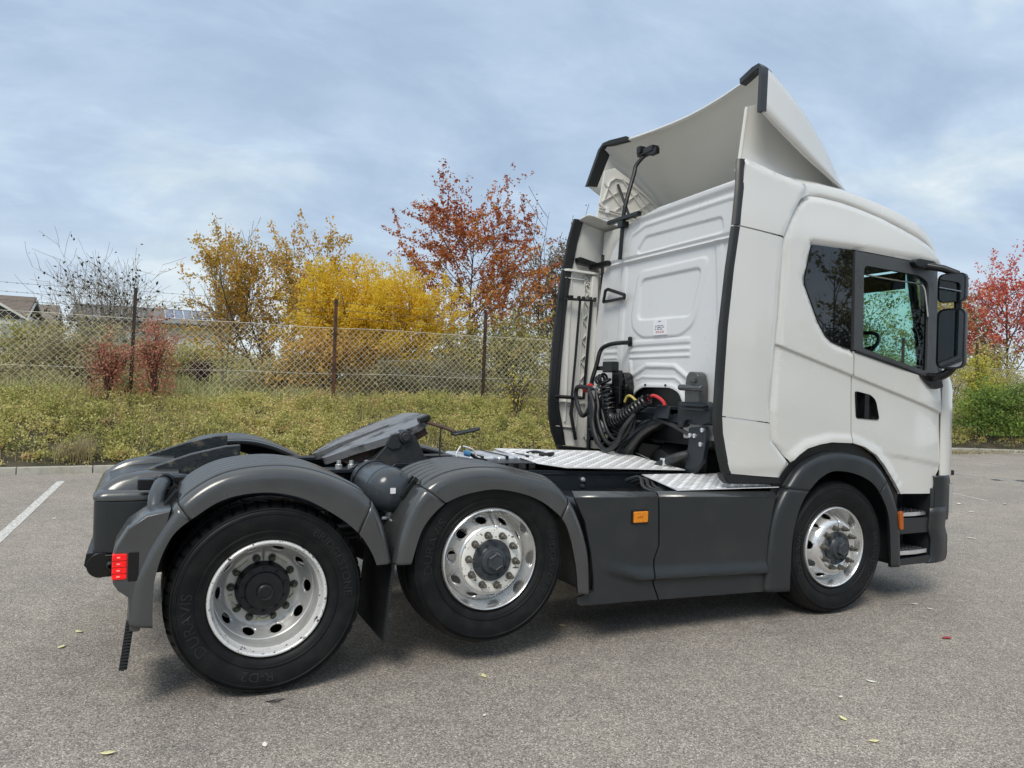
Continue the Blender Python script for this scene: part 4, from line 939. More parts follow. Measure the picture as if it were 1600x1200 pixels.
for s in (-1, 1):
    first = None
    for nm, ol in (('side_fairing', FL), ('side_fairing_bottom', FB), ('side_fairing_top', FU)):
        me = panel(ol, [], lambda u, v, s=s: (u, s * fair_y(u, v), v), frange(2.95, 3.72, 0.025), frange(1.06, 3.24, 0.03), face=(0, s, 0))
        o = finish(me, nm, M['white'], T if first is None else first, solid=0.022, fixn=False, bevel=0.005, angle=50)
        first = first or o
    for pts, nm in ((RE[:3], 'edge_strip'), (RE[3:], 'edge_strip')):
        mb = MB(); rows = []
        for x, z in pts:
            w = 0.040 if z > 2.7 else interp(z, [1.07, 1.2, 1.45, 2.1, 2.78], [0.050, 0.048, 0.044, 0.042, 0.038])
            wi = 0.060 if z > 2.7 else interp(z, [1.07, 1.2, 1.45, 2.78], [0.05, 0.07, 0.065, 0.060])
            y = fair_y(x, z)
            rows.append([(x + 0.004, s * (y + 0.004), z), (x - w * 0.5, s * (y + 0.003), z), (x - w, s * (y - 0.006), z), (x - w - 0.012, s * (y - 0.022), z), (x - w, s * (y - 0.036), z), (x + wi, s * (y - 0.030), z), (x + wi, s * (y - 0.024), z)])
        mb.grid(rows, closed_u=True); k = 7
        mb.f.append(tuple(range(k))); mb.f.append(tuple(reversed(range(len(mb.v) - k, len(mb.v)))))
        obj(nm, mb, M['strip'], first, angle=40)
    # underside flap below the fairing
    obj('bottom_strip', MB().prism([(2.975, 1.078), (3.035, 1.070), (3.50, 1.030), (3.50, 0.985), (3.03, 1.0), (2.995, 1.03)], s * 1.205, s * 1.13), M['rubber'], first, bevel=0.01)
    # upright flange that ties the fairing to the cab rear wall
    obj('fairing_flange', MB().prism([(3.30, 1.12), (3.34, 1.12), (3.385, 2.74), (3.31, 2.74), (3.27, 2.0)], s * 1.13, s * 1.182), M['white_matt'], first, bevel=0.01)
    obj('fairing_ledge', MB().add([(3.0, s * 1.20, 2.785), (3.36, s * 1.20, 2.765), (3.37, s * 1.11, 2.765), (3.05, s * 1.15, 2.785), (3.0, s * 1.20, 2.765), (3.36, s * 1.20, 2.745), (3.37, s * 1.11, 2.745), (3.05, s * 1.15, 2.765)],
        [(0, 1, 2, 3), (7, 6, 5, 4), (0, 4, 5, 1), (1, 5, 6, 2), (2, 6, 7, 3), (3, 7, 4, 0)]), M['white_matt'], first)
    if s > 0:
        rb = MB()
        def bar(a, b, y=1.195, w=0.008, h=0.022):
            A, B = Vector((a[0], 0, a[1])), Vector((b[0], 0, b[1])); t = (B - A).normalized(); nn = Vector((-t.z, 0, t.x)) * w / 2
            P = [A + nn, A - nn, B - nn, B + nn]
            rb.add([(p.x, y, p.z) for p in P] + [(p.x, y - h, p.z) for p in P], [(0, 1, 2, 3), (4, 7, 6, 5), (0, 4, 5, 1), (1, 5, 6, 2), (2, 6, 7, 3), (3, 7, 4, 0)])
        bar((3.19, 1.15), (3.255, 2.75)); bar((3.29, 1.15), (3.335, 2.75)); bar((3.07, 1.30), (3.10, 2.74), w=0.006)
        zz = 1.5; k = 0
        while zz < 2.72:
            xa, xb = 3.205 + (zz - 1.5) * 0.04, 3.30 + (zz - 1.5) * 0.026
            bar(((xa, xb)[k % 2], zz), ((xb, xa)[k % 2] + 0.005, zz + 0.10), w=0.006); zz += 0.10; k += 1
        bar((3.25, 2.50), (3.34, 2.64)); bar((3.34, 2.50), (3.25, 2.64)); bar((3.25, 2.62), (3.34, 2.74)); bar((3.34, 2.62), (3.25, 2.74))
        bar((3.03, 2.70), (3.36, 2.69)); bar((2.97, 1.50), (3.34, 1.48)); bar((2.97, 1.26), (3.2, 1.24), w=0.006)
        obj('fairing_ribs', rb, M['white_matt'], first, flat=True)
        obj('inner_strip', MB().tube([(3.05, 1.175, 2.70), (3.02, 1.175, 2.20), (2.985, 1.175, 1.75), (2.975, 1.175, 1.48), (3.05, 1.175, 1.16)], 0.016, 6), M['rubber'], first)
        lad = MB()
        lad.tube([(2.99, 1.12, 2.485), (3.33, 1.10, 2.49)], 0.013, 8)
        lad.tube([(3.165, 1.115, 2.48), (3.13, 1.115, 1.92), (3.10, 1.115, 1.52)], 0.013, 8)
        lad.tube([(3.285, 1.10, 2.48), (3.25, 1.10, 1.92), (3.225, 1.10, 1.52)], 0.016, 8)
        lad.tube([(2.92, 1.12, 1.545), (3.20, 1.10, 1.535)], 0.018, 8)
        lad.tube([(3.12, 1.12, 1.55), (3.10, 1.12, 1.38), (3.16, 1.12, 1.13)], 0.018, 8)
        for x in (3.03, 3.06, 3.14, 3.19, 3.27, 3.32): lad.box(x, x + 0.016, 1.09, 1.13, 2.485, 2.52)
        obj('stay_frame', lad, M['black'], first)
        tb = MB()
        P = [(0.93, 2.46), (0.90, 2.565), (0.86, 2.575), (0.575, 2.495), (0.575, 2.465)]
        for a, b in zip(P, P[1:] + P[:1]): tb.tube([(3.315, a[0], a[1]), (3.315, b[0], b[1])], 0.016, 6)
        obj('stay_bracket', tb, M['black'], first)
        hdl = MB().prism(rpoly([(3.13, 2.895), (3.16, 2.905), (3.40, 2.855), (3.40, 2.815), (3.14, 2.84)], 0.02, 3), 1.185, 1.12)
        hdl.box(3.30, 3.35, 0.86, 1.19, 2.80, 2.85)
        obj('stay_latch', hdl, M['black'], first, bevel=0.008)

# ---- rear wall of the cab ----------------------------------------
WALL = [(-1.16, 1.25), (-1.15, 2.75), (-1.02, 3.16), (-0.94, 3.215), (0.10, 3.195), (0.45, 3.150), (0.62, 3.105), (0.73, 3.03), (0.82, 2.92), (0.88, 2.82), (1.03, 2.74), (1.14, 2.2), (1.165, 1.25)]
HOLE_T = rpoly([(-0.285, 1.255), (-0.27, 1.50), (-0.215, 1.61), (-0.10, 1.655), (0.32, 1.655), (0.44, 1.60), (0.50, 1.50), (0.515, 1.255)], [0, 0.03, 0.05, 0.08, 0.08, 0.05, 0.03, 0], 4)
WIN_E = rpoly([(-0.45, 2.62), (0.37, 2.615), (0.42, 2.255), (-0.33, 2.24)], 0.07, 5)
PAN_E = rpoly([(-0.53, 2.70), (0.42, 2.69), (0.52, 2.30), (0.50, 2.19), (0.36, 2.095), (-0.20, 2.085), (-0.36, 2.17), (-0.42, 2.3)], 0.08, 5)
UP_E = rpoly([(-0.70, 2.975), (0.30, 2.985), (0.42, 2.88), (0.40, 2.845), (-0.72, 2.855)], 0.04, 4)
UP_O = [(-1.0, 2.84), (-0.98, 3.07), (-0.80, 3.10), (0.30, 3.085), (0.50, 3.03), (0.62, 2.90), (0.64, 2.835)]
LOW1 = [(0.52, 1.88), (0.50, 1.75), (0.27, 1.845), (-0.13, 1.835), (-0.33, 1.73)]
LOW2 = [(0.46, 1.675), (0.42, 1.72), (0.33, 1.745), (-0.14, 1.74), (-0.22, 1.70), (-0.24, 1.67)]
def wall_h(y, z):
    h = 0.0
    h += 0.030 * sstep(2.775, 2.80, z) - 0.012 * sstep(2.80, 2.812, z) * (1 - sstep(2.825, 2.84, z))
    h += 0.020 * sstep(3.12, 3.17, z + 0.02 * y)
    if z < 2.8:
        h += 0.011 * sstep(0.007, -0.007, sdpoly(y, z, PAN_E))
        h -= 0.015 * sstep(0.006, -0.007, sdpoly(y, z, WIN_E))
        # vertical swages each side
        for a in (-1, 1):
            yy = a * y - (0.70 + 0.10 * (2.7 - z) / 1.5)
            h += 0.010 * (1 - sstep(0.0, 0.016, abs(yy + 0.045) - 0.034))
        for z0, z1 in ((2.025, 2.068), (1.965, 1.99), (1.912, 1.932)):
            if -0.33 < y < 0.55: h += 0.010 * sstep(z0 - 0.006, z0 + 0.004, z) * (1 - sstep(z1 - 0.004, z1 + 0.006, z)) * sstep(-0.33, -0.315, y) * (1 - sstep(0.53, 0.545, y))
            if 0.72 < y < 1.0: h += 0.007 * sstep(z0 - 0.006, z0 + 0.004, z) * (1 - sstep(z1 - 0.004, z1 + 0.006, z)) * sstep(0.72, 0.735, y) * (1 - sstep(0.97, 0.985, y))
        h += 0.014 * (1 - sstep(0.012, 0.024, sdline(y, z, LOW1)))
        h += 0.008 * (1 - sstep(0.004, 0.016, sdline(y, z, LOW2)))
        d = sdpoly(y, z, HOLE_T); h += 0.012 * (1 - sstep(0.02, 0.045, d))
    else:
        h -= 0.012 * sstep(0.006, -0.007, sdpoly(y, z, UP_E))
        h += 0.010 * (1 - sstep(0.006, 0.026, sdline(y, z, UP_O)))
    return h
WALLH = WALL + [(0.515, 1.25)] + list(reversed(HOLE_T))[1:-1] + [(-0.285, 1.25)]
me = panel(WALLH, [], lambda u, v: (3.365 - wall_h(u, v), u, v), frange(-1.14, 1.14, 0.0125), frange(1.27, 3.20, 0.0095), face=(-1, 0, 0))
wall = finish(me, 'cab_rear_wall', M['wall'], T, fixn=False, angle=60, solid=0.02)
obj('bulkhead', MB().box(3.40, 3.42, -0.62, 0.66, 1.2, 1.78), M['black'], wall)
for s in (-1, 1): obj('wall_return', MB().prism([(s * 0.35, 1.80), (s * 1.14, 1.10), (s * 1.16, 1.15), (s * 1.165, 2.74), (s * 1.12, 3.17), (s * 0.35, 3.16)], 3.425, 3.45, plane='yz'), M['white_matt'], wall)
obj('lip', MB().tube([(3.34, y, z + 0.004) for y, z in WALL[2:10]], 0.010, 6), M['white'], wall)
# printed sticker
stk = obj('printed_sticker', MB().box(3.3445, 3.352, -0.032, 0.158, 2.105, 2.235), M['paper'], wall)
ik = MB()
for i, (a, b, c_) in enumerate(((0.09, 0.05, 2.222), (0.13, 0.11, 2.185), (0.10, 0.06, 2.185), (0.05, 0.02, 2.185), (0.13, 0.115, 2.17), (0.10, 0.045, 2.17), (0.03, 0.005, 2.17), (0.135, 0.12, 2.155), (0.105, 0.07, 2.155), (0.06, 0.03, 2.155))):
    ik.box(3.3436, 3.3445, b, a, c_ - 0.005, c_ + 0.003)
obj('print', ik, M['ink'], stk)
try:
    for tx, z0, sz, mt in (('4710 25 82', 2.122, 0.026, 'ink_red'),):
        me = text_mesh(tx, sz, 0.0004); w = max(v.co.x for v in me.vertices)
        for v in me.vertices: v.co = Vector((3.3437 - v.co.z, 0.063 + w / 2 - v.co.x, z0 + v.co.y))
        finish(me, 'print', M[mt], stk, flat=True)
except Exception as ex: print('sticker', ex)
for y in (-0.03, 0.26): obj('screw', MB().lathe([(0.010, 3.352), (0.010, 3.343), (0.0005, 3.342)], c=(0, y, 1.675), n=10, axis='x'), M['black'], wall)

# ---- roof deflector -----------------------------------------------
LOWP = [(3.265, 1.19, 3.615), (3.36, 1.185, 3.56), (3.52, 1.17, 3.478), (3.74, 1.14, 3.382), (3.98, 1.10, 3.300), (4.16, 1.06, 3.250), (4.30, 1.0, 3.238)]
CORP = [(3.365, 1.095, 4.010), (3.455, 1.09, 3.970), (3.67, 1.08, 3.832), (3.85, 1.065, 3.690), (4.03, 1.045, 3.515), (4.18, 1.02, 3.350), (4.30, 0.985, 3.255)]
CTRP = [(3.535, 0, 4.005), (3.66, 0, 3.955), (3.85, 0, 3.855), (4.05, 0, 3.725), (4.28, 0, 3.565), (4.50, 0, 3.42), (4.72, 0, 3.30)]
def sm(pts): return smooth_path(pts, 5)
rows = []
for L_, C_, Q_ in zip(sm(LOWP), sm(CORP), sm(CTRP)):
    half_ = [L_.lerp(C_, t) for t in (0.0, 0.25, 0.5, 0.75, 0.90)]
    # rounded corner then roof
    top = []
    for t in (0.04, 0.12, 0.30, 0.55, 0.8, 1.0):
        e = t ** 1.25
        top.append(Vector((C_.x + (Q_.x - C_.x) * (1 - (1 - t) ** 1.8), C_.y * (1 - t), C_.z + (Q_.z - C_.z) * t)))
    pts = half_ + top
    row = [(p.x, -p.y, p.z) for p in pts] + [(p.x, p.y, p.z) for p in reversed(pts[:-1])]
    rows.append(row)
defl = obj('roof_deflector', MB().grid(rows), M['white'], T, angle=50, solid=0.022, offset=-1)
edge = rows[0]; n_ = len(edge)
for sgn, idx in ((-1, range(0, 8)), (1, range(n_ - 1, n_ - 9, -1))):
    mb = MB(); rr_ = []
    for i in idx:
        p = Vector(edge[i]); k_ = i if sgn < 0 else n_ - 1 - i
        w = interp(k_, [0, 4, 6, 8], [0.036, 0.040, 0.050, 0.02]); wi = interp(k_, [0, 4, 6, 8], [0.09, 0.09, 0.08, 0.03])
        tc_ = sstep(4.0, 5.5, k_)                     # 0 on the side, 1 on the top edge
        nrm = Vector((0, sgn, 0)).lerp(Vector((0, 0, 1)), tc_)
        bk_ = Vector((-1, 0, -0.15 * (1 - tc_) + 0.25 * tc_))
        a = p + nrm * 0.003 + Vector((0.012, 0, 0)); b = p + nrm * 0.003 + bk_ * w; c_ = p - nrm * 0.034 + bk_ * w * 0.9; d_ = p - nrm * 0.036 + Vector((wi, 0, 0))
        rr_.append([tuple(a), tuple(b), tuple(c_), tuple(d_)])
    mb.grid(rr_, closed_u=True); mb.f += [(0, 1, 2, 3), tuple(len(mb.v) - 1 - i for i in range(4))]
    obj('edge_strip', mb, M['strip'], defl, angle=40)
# rim round the rear opening of the deflector
obj('deflector_rim', MB().tube([(x + 0.01, y * 0.985, z - 0.02) for x, y, z in edge[8:n_ - 8]], 0.014, 6), M['white_matt'], defl)
for s in (-1, 1):
    pl = MB().prism([(3.305, 3.72), (3.235, 3.27), (3.30, 3.265), (3.60, 3.235), (3.95, 3.225), (4.24, 3.235), (4.10, 3.36), (3.85, 3.52), (3.58, 3.69), (3.42, 3.765)], s * 0.955, s * 0.975)
    sp = obj('inner_side_plate', pl, M['white'] if s < 0 else M['white_matt'], defl, bevel=0.004)
    if s < 0: obj('plate_edge', MB().tube([(3.31, -0.965, 3.72), (3.25, -0.965, 3.29)], 0.014, 8), M['white_matt'], sp)
    if s > 0:
        rb = MB()
        def bar2(a, b, w=0.009, y=0.955, h=0.02):
            A, B = Vector((a[0], 0, a[1])), Vector((b[0], 0, b[1])); t = (B - A).normalized(); nn = Vector((-t.z, 0, t.x)) * w / 2
            P = [A + nn, A - nn, B - nn, B + nn]
            rb.add([(p.x, y, p.z) for p in P] + [(p.x, y - h, p.z) for p in P], [(0, 1, 2, 3), (4, 7, 6, 5), (0, 4, 5, 1), (1, 5, 6, 2), (2, 6, 7, 3), (3, 7, 4, 0)])
        arc = [(3.29, 3.42), (3.36, 3.62), (3.42, 3.665), (3.50, 3.66), (3.64, 3.61), (3.80, 3.52), (3.98, 3.39), (4.10, 3.27)]
        for a, b in zip(arc, arc[1:]): bar2(a, b)
        for a, b in (((3.28, 3.42), (3.46, 3.54)), ((3.46, 3.54), (3.58, 3.545)), ((3.30, 3.60), (3.56, 3.32)), ((3.42, 3.345), (3.70, 3.57)), ((3.60, 3.32), (3.84, 3.49)), ((3.50, 3.66), (3.80, 3.34)), ((3.66, 3.58), (3.95, 3.28)), ((3.76, 3.30), (3.96, 3.41)), ((3.24, 3.40), (3.34, 3.335)), ((3.25, 3.36), (4.0, 3.27)), ((3.245, 3.335), (4.0, 3.255))):
            bar2(a, b, w=0.007)
        obj('plate_ribs', rb, M['white_matt'], sp, flat=True)
        obj('catch', MB().box(3.315, 3.355, 0.925, 0.955, 3.315, 3.375), M['paper'], sp, bevel=0.004)
# shelf closing the gap between the fairing tops and the deflector
for s in (-1, 1):
    sh = MB(); rows = []
    for x in np.linspace(3.14 if s > 0 else 3.24, 3.74, 13):
        zt = interp(x, [3.12, 3.145, 3.44, 3.74], [3.262, 3.268, 3.205, 3.165])
        rows.append([(x, s * (fair_y(x, zt - 0.01) - 0.012), zt - 0.012), (x, s * 1.10, zt + 0.008), (x, s * 0.985, zt + 0.018), (x, s * 0.93, zt + 0.012)])
    sh.grid(rows)
    obj('fairing_shelf', sh, M['white_matt'], defl, solid=0.012)
# adjusting strut
sb = MB()
sb.tube(smooth_path([(3.285, 0.62, 2.82), (3.29, 0.605, 3.05), (3.31, 0.60, 3.30), (3.40, 0.60, 3.62), (3.42, 0.60, 3.70), (3.47, 0.57, 3.775), (3.50, 0.55, 3.80)], 5), 0.019, 10)
strut = obj('deflector_strut', sb, M['black'], T)
obj('strut_clamp', MB().box(3.26, 3.34, 0.565, 0.645, 3.11, 3.17).box(3.27, 3.32, 0.34, 0.84, 3.175, 3.215), M['black'], strut, bevel=0.008)
obj('strut_head', MB().box(3.45, 3.53, 0.40, 0.64, 3.79, 3.85).box(3.46, 3.51, 0.36, 0.46, 3.76, 3.82).box(3.43, 3.50, 0.56, 0.62, 3.81, 3.88), M['black'], strut, bevel=0.01)
obj('stay_rod', MB().tube([(3.45, 0.94, 3.60), (3.44, 0.92, 3.59), (3.37, 0.62, 3.24), (3.36, 0.50, 3.20)], 0.014, 8), M['iron'], strut)

# ---- between cab and deck -----------------------------------------
dk = MB()
dk.box(3.50, 4.6, -0.40, 0.55, 0.70, 1.15); dk.box(3.62, 4.8, -0.50, 0.50, 1.1, 1.45)
dk.lathe([(0.05, 3.32), (0.15, 3.34), (0.18, 3.40), (0.22, 3.50), (0.34, 3.60), (0.36, 3.75)], c=(0, 0.02, 0.98), n=24, axis='x')
dk.tube(smooth_path([(3.18, 0.36, 1.03), (3.22, 0.30, 1.12), (3.28, 0.18, 1.28), (3.40, 0.05, 1.38), (3.6, 0.0, 1.40)], 5), 0.075, 12)
dk.tube(smooth_path([(3.25, 0.48, 1.00), (3.30, 0.42, 1.15), (3.36, 0.30, 1.30), (3.5, 0.2, 1.35)], 5), 0.055, 10)
for k in range(4):
    dk.tube(smooth_path([(3.28, 0.40 - 0.08 * k, 1.30), (3.22, 0.42 - 0.05 * k, 1.20 - 0.02 * k), (3.30, 0.42 - 0.06 * k, 1.06), (3.45, 0.35 - 0.1 * k, 0.98)], 4), 0.020, 6)
obj('gearbox', dk, M['black'], T, bevel=0.012)
obj('coolant_pipe', MB().tube(smooth_path([(3.12, -0.22, 0.99), (3.16, -0.30, 1.06), (3.25, -0.42, 1.12), (3.40, -0.45, 1.14)], 5), 0.035, 12), M['iron'], T)
obj('pipe_clip', MB().box(3.13, 3.17, -0.33, -0.27, 1.03, 1.09), M['alu'], T, bevel=0.01)
bm_ = MB(); bm_.box(3.28, 3.40, -0.62, 0.50, 1.37, 1.445); bm_.box(3.24, 3.34, -0.24, 0.38, 1.43, 1.485)
bm_.prism([(3.22, 1.40), (3.33, 1.40), (3.33, 1.505), (3.24, 1.505)], -0.24, -0.05)
for k in range(3): bm_.box(3.225, 3.25, -0.215 + 0.05 * k, -0.185 + 0.05 * k, 1.495, 1.512)
beam = obj('cab_support', bm_, M['frame'], T, bevel=0.010)
for y, z in ((-0.5, 1.29), (-0.545, 1.285), (0.2, 1.40)): pass
for s, dy in ((-1, 0.0),):
    sbk = MB()
    sbk.prism(rpoly([(-0.335, 1.335), (-0.33, 1.545), (-0.66, 1.555), (-0.72, 1.52), (-0.72, 1.40), (-0.60, 1.365), (-0.50, 1.41), (-0.42, 1.40), (-0.40, 1.345)], 0.02, 3), 3.25, 3.32, plane='yz')
    sbk.prism(rpoly([(-0.46, 1.345), (-0.66, 1.365), (-0.675, 1.25), (-0.64, 1.10), (-0.54, 0.99), (-0.43, 0.985), (-0.435, 1.10), (-0.465, 1.22)], 0.02, 3), 3.26, 3.30, plane='yz')
    sbk.box(3.20, 3.26, -0.70, -0.42, 1.485, 1.50); sbk.box(3.20, 3.26, -0.70, -0.42, 1.515, 1.53)
    cb = obj('cab_bracket', sbk, M['frame'], T, bevel=0.008)
    for y, z in ((-0.49, 1.285), (-0.545, 1.285), (-0.635, 1.335), (-0.62, 1.225), (-0.38, 1.375), (-0.38, 1.52)):
        obj('bolt', MB().lathe([(0.018, 3.262), (0.018, 3.246), (0.010, 3.244), (0.0005, 3.240)], c=(0, y, z), n=8, axis='x'), M['alu'] if z < 1.34 else M['iron'], cb)
    obj('drop_link', MB().tube([(3.27, 0.0, 1.40), (3.27, -0.25, 1.35), (3.27, -0.52, 1.27)], 0.018, 8), M['iron'], cb)
for y0 in (-0.49, 0.52):   # sprung cab mounts
    sp = MB()
    sp.prism(rpoly([(y0 - 0.09, 1.45), (y0 - 0.085, 1.68), (y0 - 0.06, 1.765), (y0 - 0.02, 1.785), (y0 + 0.04, 1.785), (y0 + 0.075, 1.75), (y0 + 0.09, 1.66), (y0 + 0.09, 1.45)], 0.015, 3), 3.26, 3.352, plane='yz')
    sp.tube([(3.25, y0 - 0.14, 1.655), (3.25, y0 + 0.14, 1.66)], 0.026, 10)
    sp.box(3.23, 3.27, y0 - 0.06, y0 + 0.0, 1.70, 1.74)
    obj('cab_mount', sp, M['plastic'] if y0 < 0 else M['black'], T, bevel=0.008)
# air and electric lines
gp = obj('hose_stand', MB().tube(smooth_path([(3.335, 0.505, 2.055), (3.25, 0.525, 2.05), (3.18, 0.62, 2.03), (3.16, 0.71, 1.98), (3.16, 0.77, 1.85), (3.15, 0.84, 1.67), (3.15, 0.86, 1.40), (3.15, 0.86, 1.05)], 6), 0.020, 10), M['black'], T)
obj('stand_plate', MB().prism(rpoly([(0.475, 2.02), (0.475, 2.11), (0.53, 2.11), (0.53, 2.02)], 0.02, 4), 3.335, 3.346, plane='yz'), M['black'], gp)
obj('socket_block', MB().box(3.15, 3.23, 0.50, 0.66, 1.78, 1.88).box(3.17, 3.21, 0.64, 0.80, 1.80, 1.84).box(3.19, 3.22, 0.42, 0.56, 1.50, 1.80), M['black'], gp, bevel=0.01)
obj('sticker', MB().box(3.160, 3.166, 0.64, 0.76, 1.70, 1.775), M['paper'], gp)
rc1 = obj('red_coupling', MB().tube([(3.12, 0.90, 1.615), (3.12, 0.80, 1.65)], 0.032, 12), M['red_hose'], gp)
yc1 = obj('yellow_coupling', MB().tube([(3.10, 0.70, 1.635), (3.10, 0.64, 1.645)], 0.022, 10).tube([(3.10, 0.68, 1.60), (3.10, 0.62, 1.60)], 0.015, 8), M['alu'], gp)
cp = smooth_path([(3.12, 0.66, 1.70), (3.12, 0.56, 1.72), (3.13, 0.53, 1.62), (3.14, 0.50, 1.50), (3.13, 0.47, 1.40), (3.12, 0.38, 1.36), (3.12, 0.22, 1.40), (3.13, 0.08, 1.48), (3.16, -0.05, 1.555)], 6)
obj('coiled_hose', helix(cp, 0.043, 25, 0.0125), M['black'], gp)
obj('coiled_hose', helix(smooth_path([(3.16, 0.62, 1.66), (3.16, 0.60, 1.55), (3.17, 0.57, 1.42), (3.17, 0.50, 1.33), (3.17, 0.40, 1.34), (3.2, 0.30, 1.46)], 6), 0.040, 22, 0.011), M['rubber'], gp)
obj('coiled_hose', helix(smooth_path([(3.10, 0.74, 1.62), (3.08, 0.70, 1.45), (3.06, 0.66, 1.30), (3.05, 0.60, 1.18)], 6), 0.036, 20, 0.011), M['black'], gp)
for k, (dx, dz, r_) in enumerate(((0, 0, 0.022), (0.05, 0.05, 0.020), (0.10, 0.09, 0.017))):
    obj('hose', MB().tube(smooth_path([(3.04 + dx, 0.70 - 0.04 * k, 1.62), (3.02 + dx, 0.58, 1.48), (3.0 + dx, 0.55, 1.32 + dz), (3.0 + dx, 0.46, 1.17 + dz), (3.0 + dx, 0.32, 1.10 + dz), (3.0 + dx, 0.16, 1.17 + dz), (3.02 + dx, 0.09, 1.30), (3.12, 0.08, 1.42)], 6), r_, 10), M['rubber'], gp)
obj('hose', MB().tube(smooth_path([(3.10, 0.66, 1.62), (3.04, 0.86, 1.645), (3.04, 0.93, 1.60), (3.04, 0.91, 1.50), (3.04, 0.83, 1.39), (3.04, 0.76, 1.385), (3.05, 0.71, 1.44), (3.08, 0.68, 1.60)], 6), 0.021, 10), M['black'], gp)
obj('hose_bundle', MB().tube(smooth_path([(3.08, 0.68, 1.60), (3.06, 0.64, 1.45), (3.06, 0.62, 1.28), (3.08, 0.55, 1.15)], 5), 0.045, 10).tube(smooth_path([(3.14, 0.56, 1.60), (3.14, 0.54, 1.45), (3.16, 0.50, 1.30)], 5), 0.05, 10), M['black'], gp)
obj('red_hose', MB().tube(smooth_path([(3.20, 0.02, 1.52), (3.20, -0.01, 1.565), (3.20, -0.06, 1.585), (3.20, -0.13, 1.575), (3.21, -0.185, 1.545), (3.22, -0.205, 1.51)], 5), 0.014, 8), M['red_hose'], gp)
obj('yellow_hose', MB().tube(smooth_path([(3.22, 0.38, 1.52), (3.22, 0.34, 1.57), (3.22, 0.28, 1.57), (3.24, 0.21, 1.52)], 5), 0.012, 8), M['yellow_hose'], gp)

for k in range(6):
    yy = 0.62 - 0.03 * k
    obj('hose', MB().tube(smooth_path([(3.16 + 0.02 * k, yy + 0.02, 1.66 - 0.03 * k), (3.10 + 0.02 * k, yy + 0.05, 1.50), (3.12 + 0.02 * k, yy - 0.02, 1.36 - 0.02 * k), (3.20, yy - 0.16, 1.24 + 0.02 * k), (3.34, yy - 0.30, 1.20 + 0.03 * k)], 5), 0.013 + 0.002 * (k % 3), 8), M['rubber'] if k % 2 else M['black'], gp)
for k in range(3):
    obj('cable_tie', MB().lathe([(0.055, -0.008), (0.060, -0.006), (0.060, 0.006), (0.055, 0.008)], c=(3.065, 0.64 - 0.01 * k, 1.50 - 0.12 * k), n=14, axis='z'), M['iron'], gp)

# ================================================================== ground
def asphalt():
    m = bpy.data.materials.new('worn_asphalt'); m.use_nodes = True; nt = m.node_tree; b = nt.nodes['Principled BSDF']
    t = nt.nodes.new('ShaderNodeTexCoord')
    def noise(scale, det, rough=0.6):
        n = nt.nodes.new('ShaderNodeTexNoise'); n.inputs['Scale'].default_value = scale; n.inputs['Detail'].default_value = det; n.inputs['Roughness'].default_value = rough
        nt.links.new(t.outputs['Object'], n.inputs['Vector']); return n.outputs['Fac']
    vo = nt.nodes.new('ShaderNodeTexVoronoi'); vo.inputs['Scale'].default_value = 165; nt.links.new(t.outputs['Object'], vo.inputs['Vector'])
    vo2 = nt.nodes.new('ShaderNodeTexVoronoi'); vo2.inputs['Scale'].default_value = 95; nt.links.new(t.outputs['Object'], vo2.inputs['Vector'])
    cr = nt.nodes.new('ShaderNodeSeparateColor'); nt.links.new(vo.outputs['Color'], cr.inputs[0])
    cr2 = nt.nodes.new('ShaderNodeSeparateColor'); nt.links.new(vo2.outputs['Color'], cr2.inputs[0])
    r1 = nt.nodes.new('ShaderNodeValToRGB'); nt.links.new(cr.outputs[0], r1.inputs[0]); e = r1.color_ramp.elements
    e[0].position = 0.0; e[0].color = (0.125, 0.113, 0.099, 1); e[1].position = 1.0; e[1].color = (0.61, 0.565, 0.495, 1)
    for p, c in ((0.28, (0.232, 0.212, 0.187)), (0.62, (0.312, 0.286, 0.253)), (0.86, (0.395, 0.363, 0.32))):
        q = e.new(p); q.color = (*c, 1)
    r2 = nt.nodes.new('ShaderNodeValToRGB'); nt.links.new(cr2.outputs[1], r2.inputs[0]); e = r2.color_ramp.elements
    e[0].position = 0.0; e[0].color = (0.84, 0.84, 0.85, 1); e[1].position = 1.0; e[1].color = (1.17, 1.15, 1.13, 1)
    r3 = nt.nodes.new('ShaderNodeValToRGB'); nt.links.new(noise(0.9, 6, 0.65), r3.inputs[0]); e = r3.color_ramp.elements
    e[0].position = 0.33; e[0].color = (0.86, 0.86, 0.875, 1); e[1].position = 0.7; e[1].color = (1.12, 1.10, 1.075, 1)
    r4 = nt.nodes.new('ShaderNodeValToRGB'); nt.links.new(noise(7.0, 5, 0.6), r4.inputs[0]); e = r4.color_ramp.elements
    e[0].position = 0.3; e[0].color = (0.90, 0.89, 0.90, 1); e[1].position = 0.7; e[1].color = (1.09, 1.09, 1.08, 1)
    def mul(a, c):
        n = nt.nodes.new('ShaderNodeMix'); n.data_type = 'RGBA'; n.blend_type = 'MULTIPLY'; n.inputs[0].default_value = 1
        nt.links.new(a, n.inputs[6]); nt.links.new(c, n.inputs[7]); return n.outputs[2]
    nt.links.new(mul(mul(mul(r1.outputs[0], r2.outputs[0]), r3.outputs[0]), r4.outputs[0]), b.inputs['Base Color'])
    b.inputs['Roughness'].default_value = 0.85; b.inputs['Specular IOR Level'].default_value = 0.35
    bp = nt.nodes.new('ShaderNodeBump'); bp.inputs['Strength'].default_value = 0.4; bp.inputs['Distance'].default_value = 0.005; bp.invert = True
    nt.links.new(vo.outputs['Distance'], bp.inputs['Height']); nt.links.new(bp.outputs[0], b.inputs['Normal'])
    return m
M['asphalt'] = asphalt()
